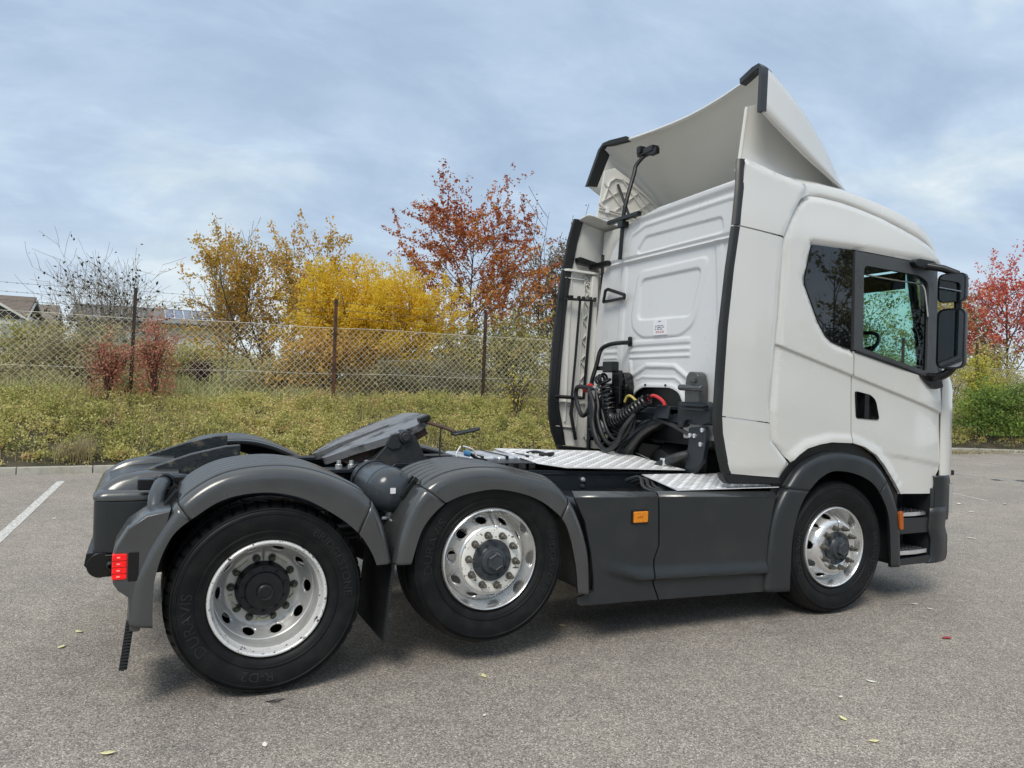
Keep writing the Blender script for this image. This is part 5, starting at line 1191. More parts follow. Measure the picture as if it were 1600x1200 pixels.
M['soil'] = mat('soil', (0.040, 0.034, 0.022), 0.95, base2=(0.085, 0.072, 0.045), cover=(0.45, 0.65), vscale=3, bump=0.5, bscale=20)
M['grass_soil'] = mat('rough_grass_soil', (0.20, 0.205, 0.085), 0.95, base2=(0.33, 0.30, 0.145), cover=(0.4, 0.65), vscale=1.2, bump=0.5, bscale=14)
M['kerb'] = mat('concrete_kerb', (0.42, 0.40, 0.345), 0.85, base2=(0.28, 0.265, 0.215), cover=(0.45, 0.72), vscale=5, bump=0.2, bscale=60)
M['line'] = mat('worn_white_paint', (0.66, 0.645, 0.61), 0.75, base2=(0.36, 0.34, 0.31), cover=(0.44, 0.60), vscale=30, bump=0.3, bscale=120, vdetail=10)
M['line_thin'] = mat('faded_white_paint', (0.52, 0.51, 0.48), 0.8, base2=(0.34, 0.32, 0.29), cover=(0.46, 0.60), vscale=10, vdetail=10)

KERB = [(-60, 8.6), (-8, 8.93), (-2.46, 9.03), (-1.39, 9.06), (3.0, 9.20), (9, 9.55), (15, 9.95), (20.6, 10.20), (21.9, 9.98), (22.9, 9.45), (23.6, 8.9), (26, 7.6), (60, -6)]
def kerb_y(x): return float(np.interp(x, [p[0] for p in KERB], [p[1] for p in KERB]))
obj('ground', MB().add([(-400, -400, -0.06), (400, -400, -0.06), (400, 600, -0.06), (-400, 600, -0.06)], [(0, 1, 2, 3)]), M['soil'], kind='structure')
pk = MB(); xs = [p[0] for p in KERB]
pk.add([(x, -70, 0.0) for x in xs] + [(x, kerb_y(x) + 0.02, 0.0) for x in xs], [(i, i + 1, len(xs) + i + 1, len(xs) + i) for i in range(len(xs) - 1)])
obj('parking_lot', pk, M['asphalt'], kind='structure', flat=True)
# kerb stones, one by one where the photograph shows them
kerb = obj('kerb', MB().add([(x, kerb_y(x) + 0.02 + d, z) for d, z in ((0.0, -0.05), (0.0, 0.02), (0.11, 0.02)) for x in xs if -12 <= x <= 40],
           [(k * len([x for x in xs if -12 <= x <= 40]) + i, k * len([x for x in xs if -12 <= x <= 40]) + i + 1, (k + 1) * len([x for x in xs if -12 <= x <= 40]) + i + 1, (k + 1) * len([x for x in xs if -12 <= x <= 40]) + i) for k in range(2) for i in range(len([x for x in xs if -12 <= x <= 40]) - 1)]), M['soil'], kind='structure', flat=True)
def along(x): return x
KP = [Vector((a, b)) for a, b in KERB]
def kerb_len_points(step, x_from, x_to):
    x = x_from; o = [x]
    while x < x_to:
        sl = (kerb_y(x + 0.05) - kerb_y(x - 0.05)) / 0.1; x += step / math.sqrt(1 + sl * sl); o.append(x)
    return o
kx = kerb_len_points(1.07, -2.46 - 1.07 * 3, 3.2) + [None] + kerb_len_points(1.07, 20.4, 27)
for a, b in zip(kx[:-1], kx[1:]):
    if a is None or b is None: continue
    p, q = Vector((a, kerb_y(a), 0)), Vector((b, kerb_y(b), 0)); t = (q - p).normalized(); n = Vector((-t.y, t.x, 0)); p, q = p + t * 0.006, q - t * 0.006
    j = [random.uniform(-0.004, 0.004) for _ in range(4)]
    v = [p, q, q + n * 0.13, p + n * 0.13]; h = 0.115
    obj('kerb_stone', MB().add([(u.x, u.y, -0.03) for u in v] + [(v[0].x + n.x * 0.012, v[0].y + n.y * 0.012, h + j[0]), (v[1].x + n.x * 0.012, v[1].y + n.y * 0.012, h + j[1]), (v[2].x, v[2].y, h + j[1]), (v[3].x, v[3].y, h + j[0])],
        [(0, 3, 2, 1), (4, 5, 6, 7), (0, 1, 5, 4), (1, 2, 6, 5), (2, 3, 7, 6), (3, 0, 4, 7)]), M['kerb'], kerb, bevel=0.010)
# painted bay lines
def pline(name, a, b, w, m):
    a, b = Vector(a), Vector(b); t = (b - a).normalized(); n = Vector((-t.y, t.x)) * w / 2
    obj(name, MB().add([(p.x, p.y, 0.004) for p in (a + n, a - n, b - n, b + n)], [(0, 1, 2, 3)]), m, kind='structure', flat=True)
pline('parking_line', (-1.75, 8.05), (-1.90, 2.6), 0.105, M['line'])
for a, b in (((19.55, 8.8), (18.4, 5.2)), ((15.6, 6.2), (14.7, 2.7)), ((12.3, 4.2), (11.6, 2.45)), ((22.6, 9.75), (23.0, 8.7))):
    pline('parking_line', a, b, 0.055, M['line_thin'])
# oil spots
M['oil'] = mat('oil_stain', (0.045, 0.043, 0.042), 0.6, base2=(0.16, 0.15, 0.14), cover=(0.5, 0.62), vscale=16)
for x, y, r in ((0.03, -1.30, 0.035), (15.0, 4.45, 0.16), (15.45, 4.2, 0.2)):
    pts = [(x + r * (1 + 0.35 * math.sin(3 * a + x) + 0.2 * math.sin(5 * a)) * math.cos(a), y + r * 0.8 * (1 + 0.3 * math.sin(2 * a + 1)) * math.sin(a), 0.003) for a in [2 * PI * i / 18 for i in range(18)]]
    obj('oil_stain', MB().add(pts, [tuple(range(18))]), M['oil'], kind='structure', flat=True)

# bank and the rough field beyond the fence
FY = 12.6
def hills(x, y): return 0.10 * np.sin(x * 0.7 + y * 0.3) + 0.07 * np.sin(x * 1.9 - y * 1.3 + 1) + 0.05 * np.sin(x * 3.7 + y * 2.9)
def bank_z(x, y):
    ky = np.interp(x, [p[0] for p in KERB], [p[1] for p in KERB]) + 0.10
    t = np.clip((y - ky) / np.maximum(0.8, (FY - 0.3 - ky)), 0, 1)
    z = 0.08 + (0.78 * t + 0.18 * np.sin(t * PI * 0.5))
    far = np.clip((y - FY) / 10.0, 0, 1)
    return z + 0.35 * far * (1 - np.clip((y - 40) / 60, 0, 1)) + hills(x, y) * 0.5 * np.clip(t * 3, 0, 1) * np.clip(1.2 - far * 0.6, 0, 1)
gx = np.concatenate([np.linspace(-60, -8, 14), np.linspace(-7, 34, 110), np.linspace(36, 90, 14)])
rows, rows2 = [], []
for x in gx:
    ky = kerb_y(x) + 0.10
    ys = np.linspace(ky, FY + 0.6, 20); zs = bank_z(x, ys); zs[0] = 0.06
    rows.append([(x, y, z) for y, z in zip(ys, zs)])
    ys = np.concatenate([[FY + 0.6], np.linspace(FY + 1, 60, 40), [80, 120, 200, 400]]); zs = bank_z(x, ys)
    rows2.append([(x, y, z) for y, z in zip(ys, zs)])
obj('bank', MB().grid(rows), M['soil'], kind='structure', angle=80)
obj('field', MB().grid(rows2), M['grass_soil'], kind='structure', angle=80)

# ------------------------------------------------------------------ foliage
def leaf_mat(name, stops, rough=0.55, transl=0.35):
    m = bpy.data.materials.new(name); m.use_nodes = True; nt = m.node_tree
    for n in list(nt.nodes): nt.nodes.remove(n)
    o = nt.nodes.new('ShaderNodeOutputMaterial'); a = nt.nodes.new('ShaderNodeAttribute'); a.attribute_name = 'tint'
    r = nt.nodes.new('ShaderNodeValToRGB'); nt.links.new(a.outputs['Fac'], r.inputs[0]); e = r.color_ramp.elements
    while len(e) < len(stops): e.new(0.5)
    for i, (p, c) in enumerate(stops): e[i].position = p; e[i].color = (*c, 1)
    d = nt.nodes.new('ShaderNodeBsdfPrincipled'); d.inputs['Roughness'].default_value = rough; d.inputs['Specular IOR Level'].default_value = 0.3
    tr = nt.nodes.new('ShaderNodeBsdfTranslucent'); mx = nt.nodes.new('ShaderNodeMixShader'); mx.inputs[0].default_value = transl
    nt.links.new(r.outputs[0], d.inputs['Base Color']); nt.links.new(r.outputs[0], tr.inputs[0])
    nt.links.new(d.outputs[0], mx.inputs[1]); nt.links.new(tr.outputs[0], mx.inputs[2]); nt.links.new(mx.outputs[0], o.inputs[0])
    return m
LM = {
    'cover': leaf_mat('cotoneaster_leaves', [(0.0, (0.15, 0.18, 0.058)), (0.30, (0.37, 0.38, 0.12)), (0.55, (0.60, 0.57, 0.20)), (0.78, (0.76, 0.67, 0.29)), (0.92, (0.72, 0.58, 0.34)), (1.0, (0.55, 0.30, 0.18))], transl=0.42),
    'yellow': leaf_mat('yellow_leaves', [(0.0, (0.62, 0.50, 0.06)), (0.3, (0.82, 0.62, 0.06)), (0.65, (0.90, 0.67, 0.07)), (1.0, (0.92, 0.78, 0.28))], transl=0.6),
    'orange': leaf_mat('orange_leaves', [(0.0, (0.28, 0.25, 0.08)), (0.35, (0.48, 0.35, 0.09)), (0.7, (0.68, 0.40, 0.07)), (1.0, (0.74, 0.50, 0.16))], transl=0.4),
    'cherry': leaf_mat('dark_red_leaves', [(0.0, (0.22, 0.055, 0.035)), (0.35, (0.44, 0.12, 0.05)), (0.65, (0.64, 0.25, 0.07)), (0.88, (0.70, 0.42, 0.11)), (1.0, (0.50, 0.42, 0.12))], transl=0.4),
    'scarlet': leaf_mat('scarlet_leaves', [(0.0, (0.36, 0.07, 0.06)), (0.5, (0.68, 0.14, 0.11)), (1.0, (0.74, 0.34, 0.15))], transl=0.4),
    'dogwood': leaf_mat('dogwood_leaves', [(0.0, (0.32, 0.19, 0.10)), (0.4, (0.50, 0.25, 0.16)), (0.75, (0.58, 0.21, 0.17)), (1.0, (0.62, 0.40, 0.20))], transl=0.35),
    'purple': leaf_mat('purple_leaves', [(0.0, (0.07, 0.03, 0.035)), (1.0, (0.21, 0.085, 0.075))]),
    'olive': leaf_mat('olive_leaves', [(0.0, (0.15, 0.165, 0.055)), (0.4, (0.31, 0.305, 0.095)), (0.75, (0.49, 0.43, 0.14)), (1.0, (0.66, 0.56, 0.26))], transl=0.35),
    'brown': leaf_mat('brown_leaves', [(0.0, (0.10, 0.085, 0.055)), (0.5, (0.26, 0.19, 0.11)), (1.0, (0.46, 0.30, 0.15))], transl=0.3),
    'dark': leaf_mat('dark_leaves', [(0.0, (0.022, 0.028, 0.014)), (0.6, (0.055, 0.06, 0.028)), (1.0, (0.12, 0.10, 0.05))]),
    'green': leaf_mat('fresh_green_leaves', [(0.0, (0.10, 0.17, 0.04)), (0.45, (0.22, 0.33, 0.07)), (0.8, (0.40, 0.47, 0.10)), (1.0, (0.62, 0.56, 0.14))], transl=0.4),
    'lime': leaf_mat('yellow_green_leaves', [(0.0, (0.30, 0.34, 0.06)), (0.5, (0.60, 0.56, 0.09)), (1.0, (0.80, 0.68, 0.16))], transl=0.45),
    'straw': leaf_mat('dry_grass', [(0.0, (0.21, 0.17, 0.085)), (0.5, (0.37, 0.31, 0.17)), (1.0, (0.52, 0.45, 0.28))], transl=0.25),
    'grass': leaf_mat('field_grass', [(0.0, (0.22, 0.245, 0.085)), (0.5, (0.40, 0.40, 0.16)), (0.85, (0.56, 0.50, 0.25)), (1.0, (0.62, 0.54, 0.32))], transl=0.3),
    'twiggy': leaf_mat('bramble_leaves', [(0.0, (0.16, 0.14, 0.095)), (0.35, (0.27, 0.25, 0.13)), (0.7, (0.40, 0.375, 0.17)), (1.0, (0.52, 0.42, 0.26))], transl=0.3),
}
M['bark'] = mat('brown_bark', (0.075, 0.058, 0.045), 0.9, var=0.35, vscale=12, bump=0.3, bscale=40)
M['bark_pale'] = mat('pale_bark', (0.26, 0.225, 0.175), 0.9, var=0.3, vscale=12)
M['bark_red'] = mat('red_stem', (0.12, 0.05, 0.04), 0.8, var=0.3)

def add_mesh_np(name, V, F, m, parent=None, tint=None, smooth=False):
    """V (n,3), F (k,4) or (k,3)"""
    me = bpy.data.meshes.new(name); n, k, s_ = len(V), len(F), F.shape[1]
    me.vertices.add(n); me.vertices.foreach_set('co', np.asarray(V, np.float32).ravel())
    me.loops.add(k * s_); me.loops.foreach_set('vertex_index', np.asarray(F, np.int32).ravel())
    me.polygons.add(k); me.polygons.foreach_set('loop_start', np.arange(0, k * s_, s_, dtype=np.int32)); me.polygons.foreach_set('loop_total', np.full(k, s_, np.int32))
    if smooth: me.polygons.foreach_set('use_smooth', np.ones(k, bool))
    if tint is not None:
        at = me.attributes.new('tint', 'FLOAT', 'POINT'); at.data.foreach_set('value', np.asarray(tint, np.float32))
    me.update(calc_edges=True); me.materials.append(m)
    o = bpy.data.objects.new(name, me); COL.objects.link(o)
    if parent is not None: o.parent = parent
    return o
def leaves_np(C, size, R, up=0.3, dirs=None):
    """folded leaf (two quads) at each centre; returns V, F"""
    n = len(C)
    a = dirs if dirs is not None else R.normal(size=(n, 3))
    a = a / np.linalg.norm(a, axis=1, keepdims=True)
    nb = R.normal(size=(n, 3)) + np.array([0, 0, up * 3]); b = np.cross(nb, a); b /= np.linalg.norm(b, axis=1, keepdims=True) + 1e-9
    c = np.cross(a, b)
    s = size if np.ndim(size) else np.full(n, size); s = (s * R.uniform(0.7, 1.25, n))[:, None]
    P = np.stack([C - a * s * 0.5, C + b * s * 0.30 + c * s * 0.08, C + a * s * 0.55, C - b * s * 0.30 + c * s * 0.08], 1)
    V = P.reshape(-1, 3); F = np.arange(n * 4).reshape(n, 4)
    return V, F
def tubes_np(lines, sides=4):
    """lines: list of (pts k x 3, radii k)"""
    Vs, Fs, off = [], [], 0
    for P, r in lines:
        P = np.asarray(P, float); k = len(P); t = np.gradient(P, axis=0); t /= np.linalg.norm(t, axis=1, keepdims=True) + 1e-9
        ref = np.where(np.abs(t[:, 2:3]) < 0.9, np.array([[0, 0, 1.0]]), np.array([[1.0, 0, 0]]))
        u = np.cross(t, ref); u /= np.linalg.norm(u, axis=1, keepdims=True) + 1e-9; w = np.cross(t, u)
        a = np.arange(sides) * 2 * PI / sides
        ring = P[:, None, :] + (u[:, None, :] * np.cos(a)[None, :, None] + w[:, None, :] * np.sin(a)[None, :, None]) * np.asarray(r, float)[:, None, None]
        Vs.append(ring.reshape(-1, 3))
        i = np.arange(k - 1)[:, None]; j = np.arange(sides)[None, :]; j2 = (j + 1) % sides
        Fs.append((np.stack([i * sides + j, i * sides + j2, (i + 1) * sides + j2, (i + 1) * sides + j], -1).reshape(-1, 4)) + off)
        off += k * sides
    return np.concatenate(Vs), np.concatenate(Fs)
def curve_pts(p, d, L, R, k, bend=0.25, up=0.15):
    P = [np.array(p, float)]; d = np.array(d, float) / np.linalg.norm(d)
    for _ in range(k):
        d = d + R.normal(size=3) * bend * 0.35 + np.array([0, 0, up * 0.3]); d /= np.linalg.norm(d); P.append(P[-1] + d * L / k)
    return np.array(P), d
def tree(name, label, base, H, W, leaf, n_leaf, lsize, bark='bark', seed=1, stems=1, spread=0.9, levels=3, kids=(9, 7, 5), up=0.25, low=0.25, tint=(0.5, 0.2), r0=0.05,
         group=None, lean=0.0, along=False, fall=0.0, part_leaf='crown', cat='tree', yw=0.9, light_top=0.0, wig=0.22, rmin=0.0022, jit=0.75):
    R = np.random.default_rng(seed); base = np.array(base, float)
    T_ = thing(name, label, cat, tuple(base), group)
    lines, tips = [], []
    def grow(p, d, L, r, lev):
        k = 6 if lev < 2 else 4
        P, de = curve_pts(p, d, L, R, k, wig * (1.2 if lev else 0.5), up if lev else 0.3)
        lines.append((P, np.linspace(r, r * 0.35 if lev < levels - 1 else max(r * 0.25, rmin), len(P))))
        if lev >= levels - 1: tips.append(P); return
        if along and lev == levels - 2: tips.append(P[[0, 1, 2, 4, 6]] if len(P) > 6 else P)
        n = kids[min(lev, len(kids) - 1)]
        for i in range(n):
            f = (low if lev == 0 else 0.15) + (1 - (low if lev == 0 else 0.15)) * (i + R.uniform(0, 1)) / n
            f = min(f, 0.98); q = f * (len(P) - 1); a = int(q); pt = P[a] + (P[min(a + 1, len(P) - 1)] - P[a]) * (q - a)
            dd = P[min(a + 1, len(P) - 1)] - P[a]; dd /= np.linalg.norm(dd) + 1e-9
            side = R.normal(size=3); side -= dd * side.dot(dd); side /= np.linalg.norm(side); side[1] *= yw
            nd = dd * R.uniform(0.45, 0.9) + side * R.uniform(0.6, 1.1) * spread
            grow(pt, nd, L * R.uniform(0.42, 0.66) * (1.0 - 0.40 * f if lev == 0 else 1.0), max(r * 0.48 * (1.1 - 0.5 * f), 0.003, rmin * 1.2), lev + 1)
    for s_ in range(stems):
        a = 2 * PI * (s_ + R.uniform(0, 0.6)) / stems; sp_ = (0.0 if stems == 1 else 1.0)
        d = np.array([math.cos(a) * sp_ * W / H * R.uniform(0.3, 0.75) + lean, math.sin(a) * sp_ * 0.8 * W / H * R.uniform(0.2, 0.6), 1.0])
        grow(np.array([R.normal() * 0.06 * sp_, R.normal() * 0.06 * sp_, -0.1]), d, H * R.uniform(0.80, 1.0) if stems > 1 else H, r0 * R.uniform(0.75, 1.1), 0)
    # squeeze the skeleton to the wanted size
    allp = np.concatenate([P for P, r in lines]); top = np.percentile(allp[:, 2], 99.7); wx = np.percentile(np.abs(allp[:, 0] - lean * allp[:, 2]), 98.5)
    kz, kx_ = H / top, (W / 2) / wx
    for P, r in lines: P[:, 2] *= kz; P[:, 0] *= kx_; P[:, 1] *= kx_
    V, F = tubes_np([(P, r) for P, r in lines], 5 if len(lines) < 400 else 4)
    add_mesh_np('trunk' if stems == 1 else 'stems', V, F, M[bark], T_, smooth=True)
    if n_leaf:
        idx = R.integers(0, len(tips), n_leaf); tt = R.uniform(0.0 if not along else 0.1, 1.0, n_leaf) ** 0.8
        C = np.empty((n_leaf, 3)); D = np.empty((n_leaf, 3))
        TP = np.array([t if len(t) == 5 else np.array([t[min(i, len(t) - 1)] for i in range(5)]) for t in tips])
        q = tt * 4; a = np.minimum(q.astype(int), 3); C = TP[idx, a] + (TP[idx, a + 1] - TP[idx, a]) * (q - a)[:, None]
        D = TP[idx, a + 1] - TP[idx, a]; D /= np.linalg.norm(D, axis=1, keepdims=True) + 1e-9
        C += R.normal(size=(n_leaf, 3)) * lsize * jit; D = D * 0.6 + R.normal(size=(n_leaf, 3)) * 0.6 + np.array([0, 0, -fall])
        br = R.normal(size=len(tips))[idx]; hgt = C[:, 2] / H
        t_ = tint[0] + tint[1] * (0.55 * br + 0.75 * R.normal(size=n_leaf)) + light_top * (hgt - 0.5)
        V, F = leaves_np(C, lsize, R, 0.25, D)
        add_mesh_np(part_leaf, V, F, LM[leaf], T_, tint=np.repeat(np.clip(t_, 0.01, 0.99), 4))
    return T_
def bush(name, label, c, size, leaf, n_leaf, lsize, seed=1, tint=(0.5, 0.2), bark='bark', group=None, cat='shrub', stems=26, hollow=0.35, flat_=0.0, sizebias=1.0):
    """rounded shrub: arching stems from the base with leaves thrown along them and through the outer shell"""
    R = np.random.default_rng(seed); T_ = thing(name, label, cat, tuple(c), group); sx, sy, sz = size
    lines = []; tipsC = []
    for i in range(stems):
        a = R.uniform(0, 2 * PI); e = R.uniform(0.2, 1.0)
        tip = np.array([math.cos(a) * sx / 2 * e, math.sin(a) * sy / 2 * e, sz * R.uniform(0.55, 1.02) * (1 - 0.35 * e * e)])
        t = np.linspace(0, 1, 6)[:, None]; P = tip * t + np.array([0, 0, sz * 0.18]) * np.sin(t * PI) + R.normal(size=(6, 3)) * 0.03 * sz * t
        P[0, 2] = -0.05
        lines.append((P, np.linspace(0.014, 0.004, 6)))
        for _ in range(4):
            q = R.integers(2, 6); d = R.normal(size=3); d[2] = abs(d[2]) * 0.8; d /= np.linalg.norm(d)
            Q = P[q] + d * np.linspace(0, 0.24 * sz, 4)[:, None]; lines.append((Q, np.linspace(0.006, 0.0025, 4))); tipsC.append(Q)
    V, F = tubes_np(lines, 4); add_mesh_np('stems', V, F, M[bark], T_, smooth=True)
    n1 = int(n_leaf * 0.45); TQ = np.array(tipsC); i = R.integers(0, len(TQ), n1); q = R.uniform(0, 2.99, n1); a = q.astype(int)
    C1 = TQ[i, a] + (TQ[i, np.minimum(a + 1, 3)] - TQ[i, a]) * (q - a)[:, None] + R.normal(size=(n1, 3)) * lsize
    n2 = n_leaf - n1; cl = R.normal(size=(max(12, stems * 3), 3)); cl /= np.linalg.norm(cl, axis=1, keepdims=True); cl[:, 2] = np.abs(cl[:, 2])
    cl *= R.uniform(0.45, 1.0, (len(cl), 1)); k = R.integers(0, len(cl), n2)
    C2 = cl[k] * np.array([sx / 2, sy / 2, sz * 0.95]) + R.normal(size=(n2, 3)) * np.array([sx, sy, sz]) * 0.075
    C = np.concatenate([C1, C2]); C[:, 2] = np.maximum(C[:, 2], 0.02)
    br = np.concatenate([R.normal(size=len(TQ))[i], R.normal(size=len(cl))[k]])
    t_ = tint[0] + tint[1] * (0.6 * br + 0.7 * R.normal(size=len(C)))
    V, F = leaves_np(C, lsize, R, 0.35); add_mesh_np('foliage', V, F, LM[leaf], T_, tint=np.repeat(np.clip(t_, 0.01, 0.99), 4))
    return T_

# ground cover on the bank: sprays of small leaves
def cover(x0, x1, n_spray, seed, name, yl=None):
    R = np.random.default_rng(seed); x = R.uniform(x0, x1, n_spray)
    ky = np.interp(x, [p[0] for p in KERB], [p[1] for p in KERB]) + 0.14
    y = ky + (FY + 0.5 - ky) * R.uniform(0, 1, n_spray) ** 0.95
    hum = 0.5 + 0.5 * np.sin(x * 2.3 + 1.7 * np.sin(y * 1.9)) * np.sin(y * 2.6 + x)
    z = bank_z(x, y) + 0.05 + 0.20 * hum * np.clip((y - ky) * 2.0, 0.15, 1) * R.uniform(0.5, 1.1, n_spray)
    k = 9; t = np.linspace(0, 1, k)
    az = R.uniform(0, 2 * PI, n_spray); L = R.uniform(0.12, 0.30, n_spray); rise = R.uniform(-0.05, 0.20, n_spray)
    C = np.stack([x[:, None] + np.cos(az)[:, None] * L[:, None] * t, y[:, None] + np.sin(az)[:, None] * L[:, None] * t, z[:, None] + rise[:, None] * np.sin(t * 2.2)[None, :] + 0 * t], -1)
    C = C.reshape(-1, 3) + R.normal(size=(n_spray * k, 3)) * 0.016
    big_ = np.sin(x * 1.1 + 0.6 * y) * 0.5 + np.sin(x * 0.37 - y * 1.2 + 2) * 0.5
    tt = 0.44 + 0.10 * big_ + 0.13 * R.normal(size=n_spray) + np.where(R.uniform(size=n_spray) < 0.06, 0.30, 0)
    tt = np.repeat(tt, k) + 0.10 * R.normal(size=n_spray * k)
    V, F = leaves_np(C, 0.040, R, 0.5)
    o = add_mesh_np(name, V, F, LM['cover'], None, tint=np.repeat(np.clip(tt, 0.01, 0.99), 4)); o['kind'] = 'stuff'; return o
cover(-4.6, 9.5, 5000, 11, 'ground_cover')
cover(19.5, 34, 1200, 12, 'ground_cover')
def mounds(x0, x1, n, per, seed, name):
    R = np.random.default_rng(seed); cx = R.uniform(x0, x1, n)
    ky = np.interp(cx, [p[0] for p in KERB], [p[1] for p in KERB]) + 0.32; cy = ky + (FY + 0.4 - ky) * R.uniform(0, 1, n)
    cr = R.uniform(0.10, 0.30, n); chh = R.uniform(0.10, 0.40, n) * np.clip((cy - ky) * 1.5 + 0.45, 0.4, 1); cz = bank_z(cx, cy)
    i = R.integers(0, n, n * per); d = R.normal(size=(n * per, 3)); d /= np.linalg.norm(d, axis=1, keepdims=True); d[:, 2] = np.abs(d[:, 2])
    lump = 1 + 0.16 * np.sin(d[:, 0] * 7 + i) * np.sin(d[:, 1] * 8 + 2.1 * i) ; rad = R.uniform(0.78, 1.06, n * per) * lump
    C = np.stack([cx[i] + d[:, 0] * cr[i] * rad, cy[i] + d[:, 1] * cr[i] * rad * 0.9, cz[i] + d[:, 2] * chh[i] * rad], 1)
    shoot = R.uniform(size=n * per) < 0.05; C[shoot] += d[shoot] * R.uniform(0.03, 0.14, (shoot.sum(), 1))
    base_t = 0.53 + 0.19 * R.normal(size=n) + 0.10 * np.sin(cx * 0.9 + 0.5 * cy); base_t = np.where(R.uniform(size=n) < 0.06, 0.80, base_t)
    V, F = leaves_np(C, 0.046, R, 0.5, d * 0.5 + R.normal(size=d.shape) * 0.6)
    o = add_mesh_np(name, V, F, LM['cover'], None, tint=np.repeat(np.clip(base_t[i] + 0.17 * R.normal(size=n * per), 0.01, 0.99), 4)); o['kind'] = 'stuff'
mounds(-4.6, 9.5, 950, 170, 13, 'ground_cover')
mounds(22, 33, 260, 130, 14, 'ground_cover')
mounds(9.5, 22, 520, 60, 15, 'ground_cover')
# long grass and weeds of the field
def blades(name, x0, x1, y0, y1, n, h, leaf, seed, tint=(0.5, 0.2), w=0.014, kind='stuff', zf=None, parent=None):
    R = np.random.default_rng(seed); x = R.uniform(x0, x1, n); y = R.uniform(y0, y1, n); z = (bank_z(x, y) if zf is None else zf(x, y)) - 0.02
    hh = h * R.uniform(0.5, 1.2, n) * (0.75 + 0.35 * np.sin(x * 1.3 + y * 0.8)); a = R.uniform(0, 2 * PI, n); le = R.uniform(0.1, 0.55, n) * hh
    dx, dy = np.cos(a), np.sin(a); B = np.stack([x, y, z], 1); wv = np.stack([-dy, dx, 0 * x], 1) * w
    mid_ = B + np.stack([dx * le * 0.35, dy * le * 0.35, hh * 0.6], 1); tip = B + np.stack([dx * le, dy * le, hh], 1)
    V = np.stack([B - wv, B + wv, mid_ + wv * 0.7, mid_ - wv * 0.7, tip], 1).reshape(-1, 3)
    i = np.arange(n)[:, None] * 5; F = np.concatenate([i + np.array([[0, 1, 2]]), i + np.array([[0, 2, 3]]), i + np.array([[3, 2, 4]])])
    patch = 0.10 * np.sin(x * 0.9 + 1) * np.sin(y * 0.7) + 0.06 * np.sin(x * 2.3 + y)
    t_ = np.clip(tint[0] + patch + tint[1] * R.normal(size=n), 0.01, 0.99)
    o = add_mesh_np(name, V, F, LM[leaf], parent, tint=np.repeat(t_, 5))
    if kind: o['kind'] = kind
    return o
blades('long_grass', -7, 22, FY + 0.3, 34, 60000, 0.42, 'grass', 21, (0.5, 0.16), 0.016)
blades('long_grass', 22, 60, FY + 0.3, 26, 9000, 0.45, 'grass', 22, (0.5, 0.16), 0.016)
blades('weeds', -5, 9, 9.4, FY + 0.4, 5200, 0.48, 'straw', 23, (0.45, 0.18), 0.006)
blades('leaf_litter', 20, 27, 8.6, 10.9, 2500, 0.05, 'straw', 24, (0.25, 0.18), 0.02)
tg = thing('dry_grass_tuft', 'tuft of pale dry grass growing beside the kerb', 'grass tuft', (-1.70, 9.42, 0.10))
blades('grass_blades', -0.28, 0.28, -0.12, 0.14, 420, 0.62, 'straw', 25, (0.55, 0.2), 0.006, kind=None, zf=lambda x, y: 0 * x, parent=tg)

# ------------------------------------------------------------------ fence
M['post'] = mat('rusty_post', (0.032, 0.020, 0.015), 0.8, base2=(0.12, 0.05, 0.028), cover=(0.45, 0.62), vscale=5, bump=0.3, bscale=60)
M['post_black'] = mat('black_angle_post', (0.022, 0.020, 0.019), 0.7, base2=(0.09, 0.042, 0.026), cover=(0.5, 0.72), vscale=5, bump=0.2, bscale=60)
M['link'] = mat('weathered_wire', (0.66, 0.63, 0.53), 0.55, var=0.15, vscale=1.5)
M['wire'] = mat('barbed_wire', (0.11, 0.105, 0.10), 0.7, var=0.2)
fence = thing('fence', 'chain-link fence with rusty posts and barbed wire along the top of the bank', 'fence', (0, FY, 1.1))
PX = [-8.9, -4.9, -0.92, 3.30, 7.10, 11.0, 14.9, 18.8, 22.7, 26.66, 30.6, 34.5]
def FP(x, y, z): return (x, y - FY, z - 1.1)
zt = {i: 3.49 + 0.02 * i for i in range(len(PX))}; zt[2] = 3.47; zt[3] = 3.54; zt[4] = 3.545; zt[9] = 3.67
for i, x in enumerate(PX):
    zb = float(bank_z(np.array(x), np.array(FY))) - 0.2
    p = MB(); le = (0.035, 0.0, 0.0, 0.012)[i % 4] if i != 2 else 0.06
    a, b, t = 0.034, 0.034, 0.007
    sec = [(-a, -b), (a, -b), (a, -b + t), (-a + t, -b + t), (-a + t, b), (-a, b)]
    V = [FP(x + u - le * 0.5, FY - 0.02 + v, zb) for u, v in sec] + [FP(x + u + le * 0.5, FY - 0.02 + v, zt[i]) for u, v in sec]
    p.add(V, [tuple(range(5, -1, -1)), tuple(range(6, 12))] + [(k, (k + 1) % 6, (k + 1) % 6 + 6, k + 6) for k in range(6)])
    obj('post', p, M['post_black'] if i == 2 else M['post'], fence, flat=True)
def mesh_top(x): return float(np.interp(x, [-9, -0.9, 1.5, 6.1, 26.7, 35], [2.83, 2.84, 2.87, 2.885, 2.78, 2.78])) + 0.012 * math.sin(x * 1.7)
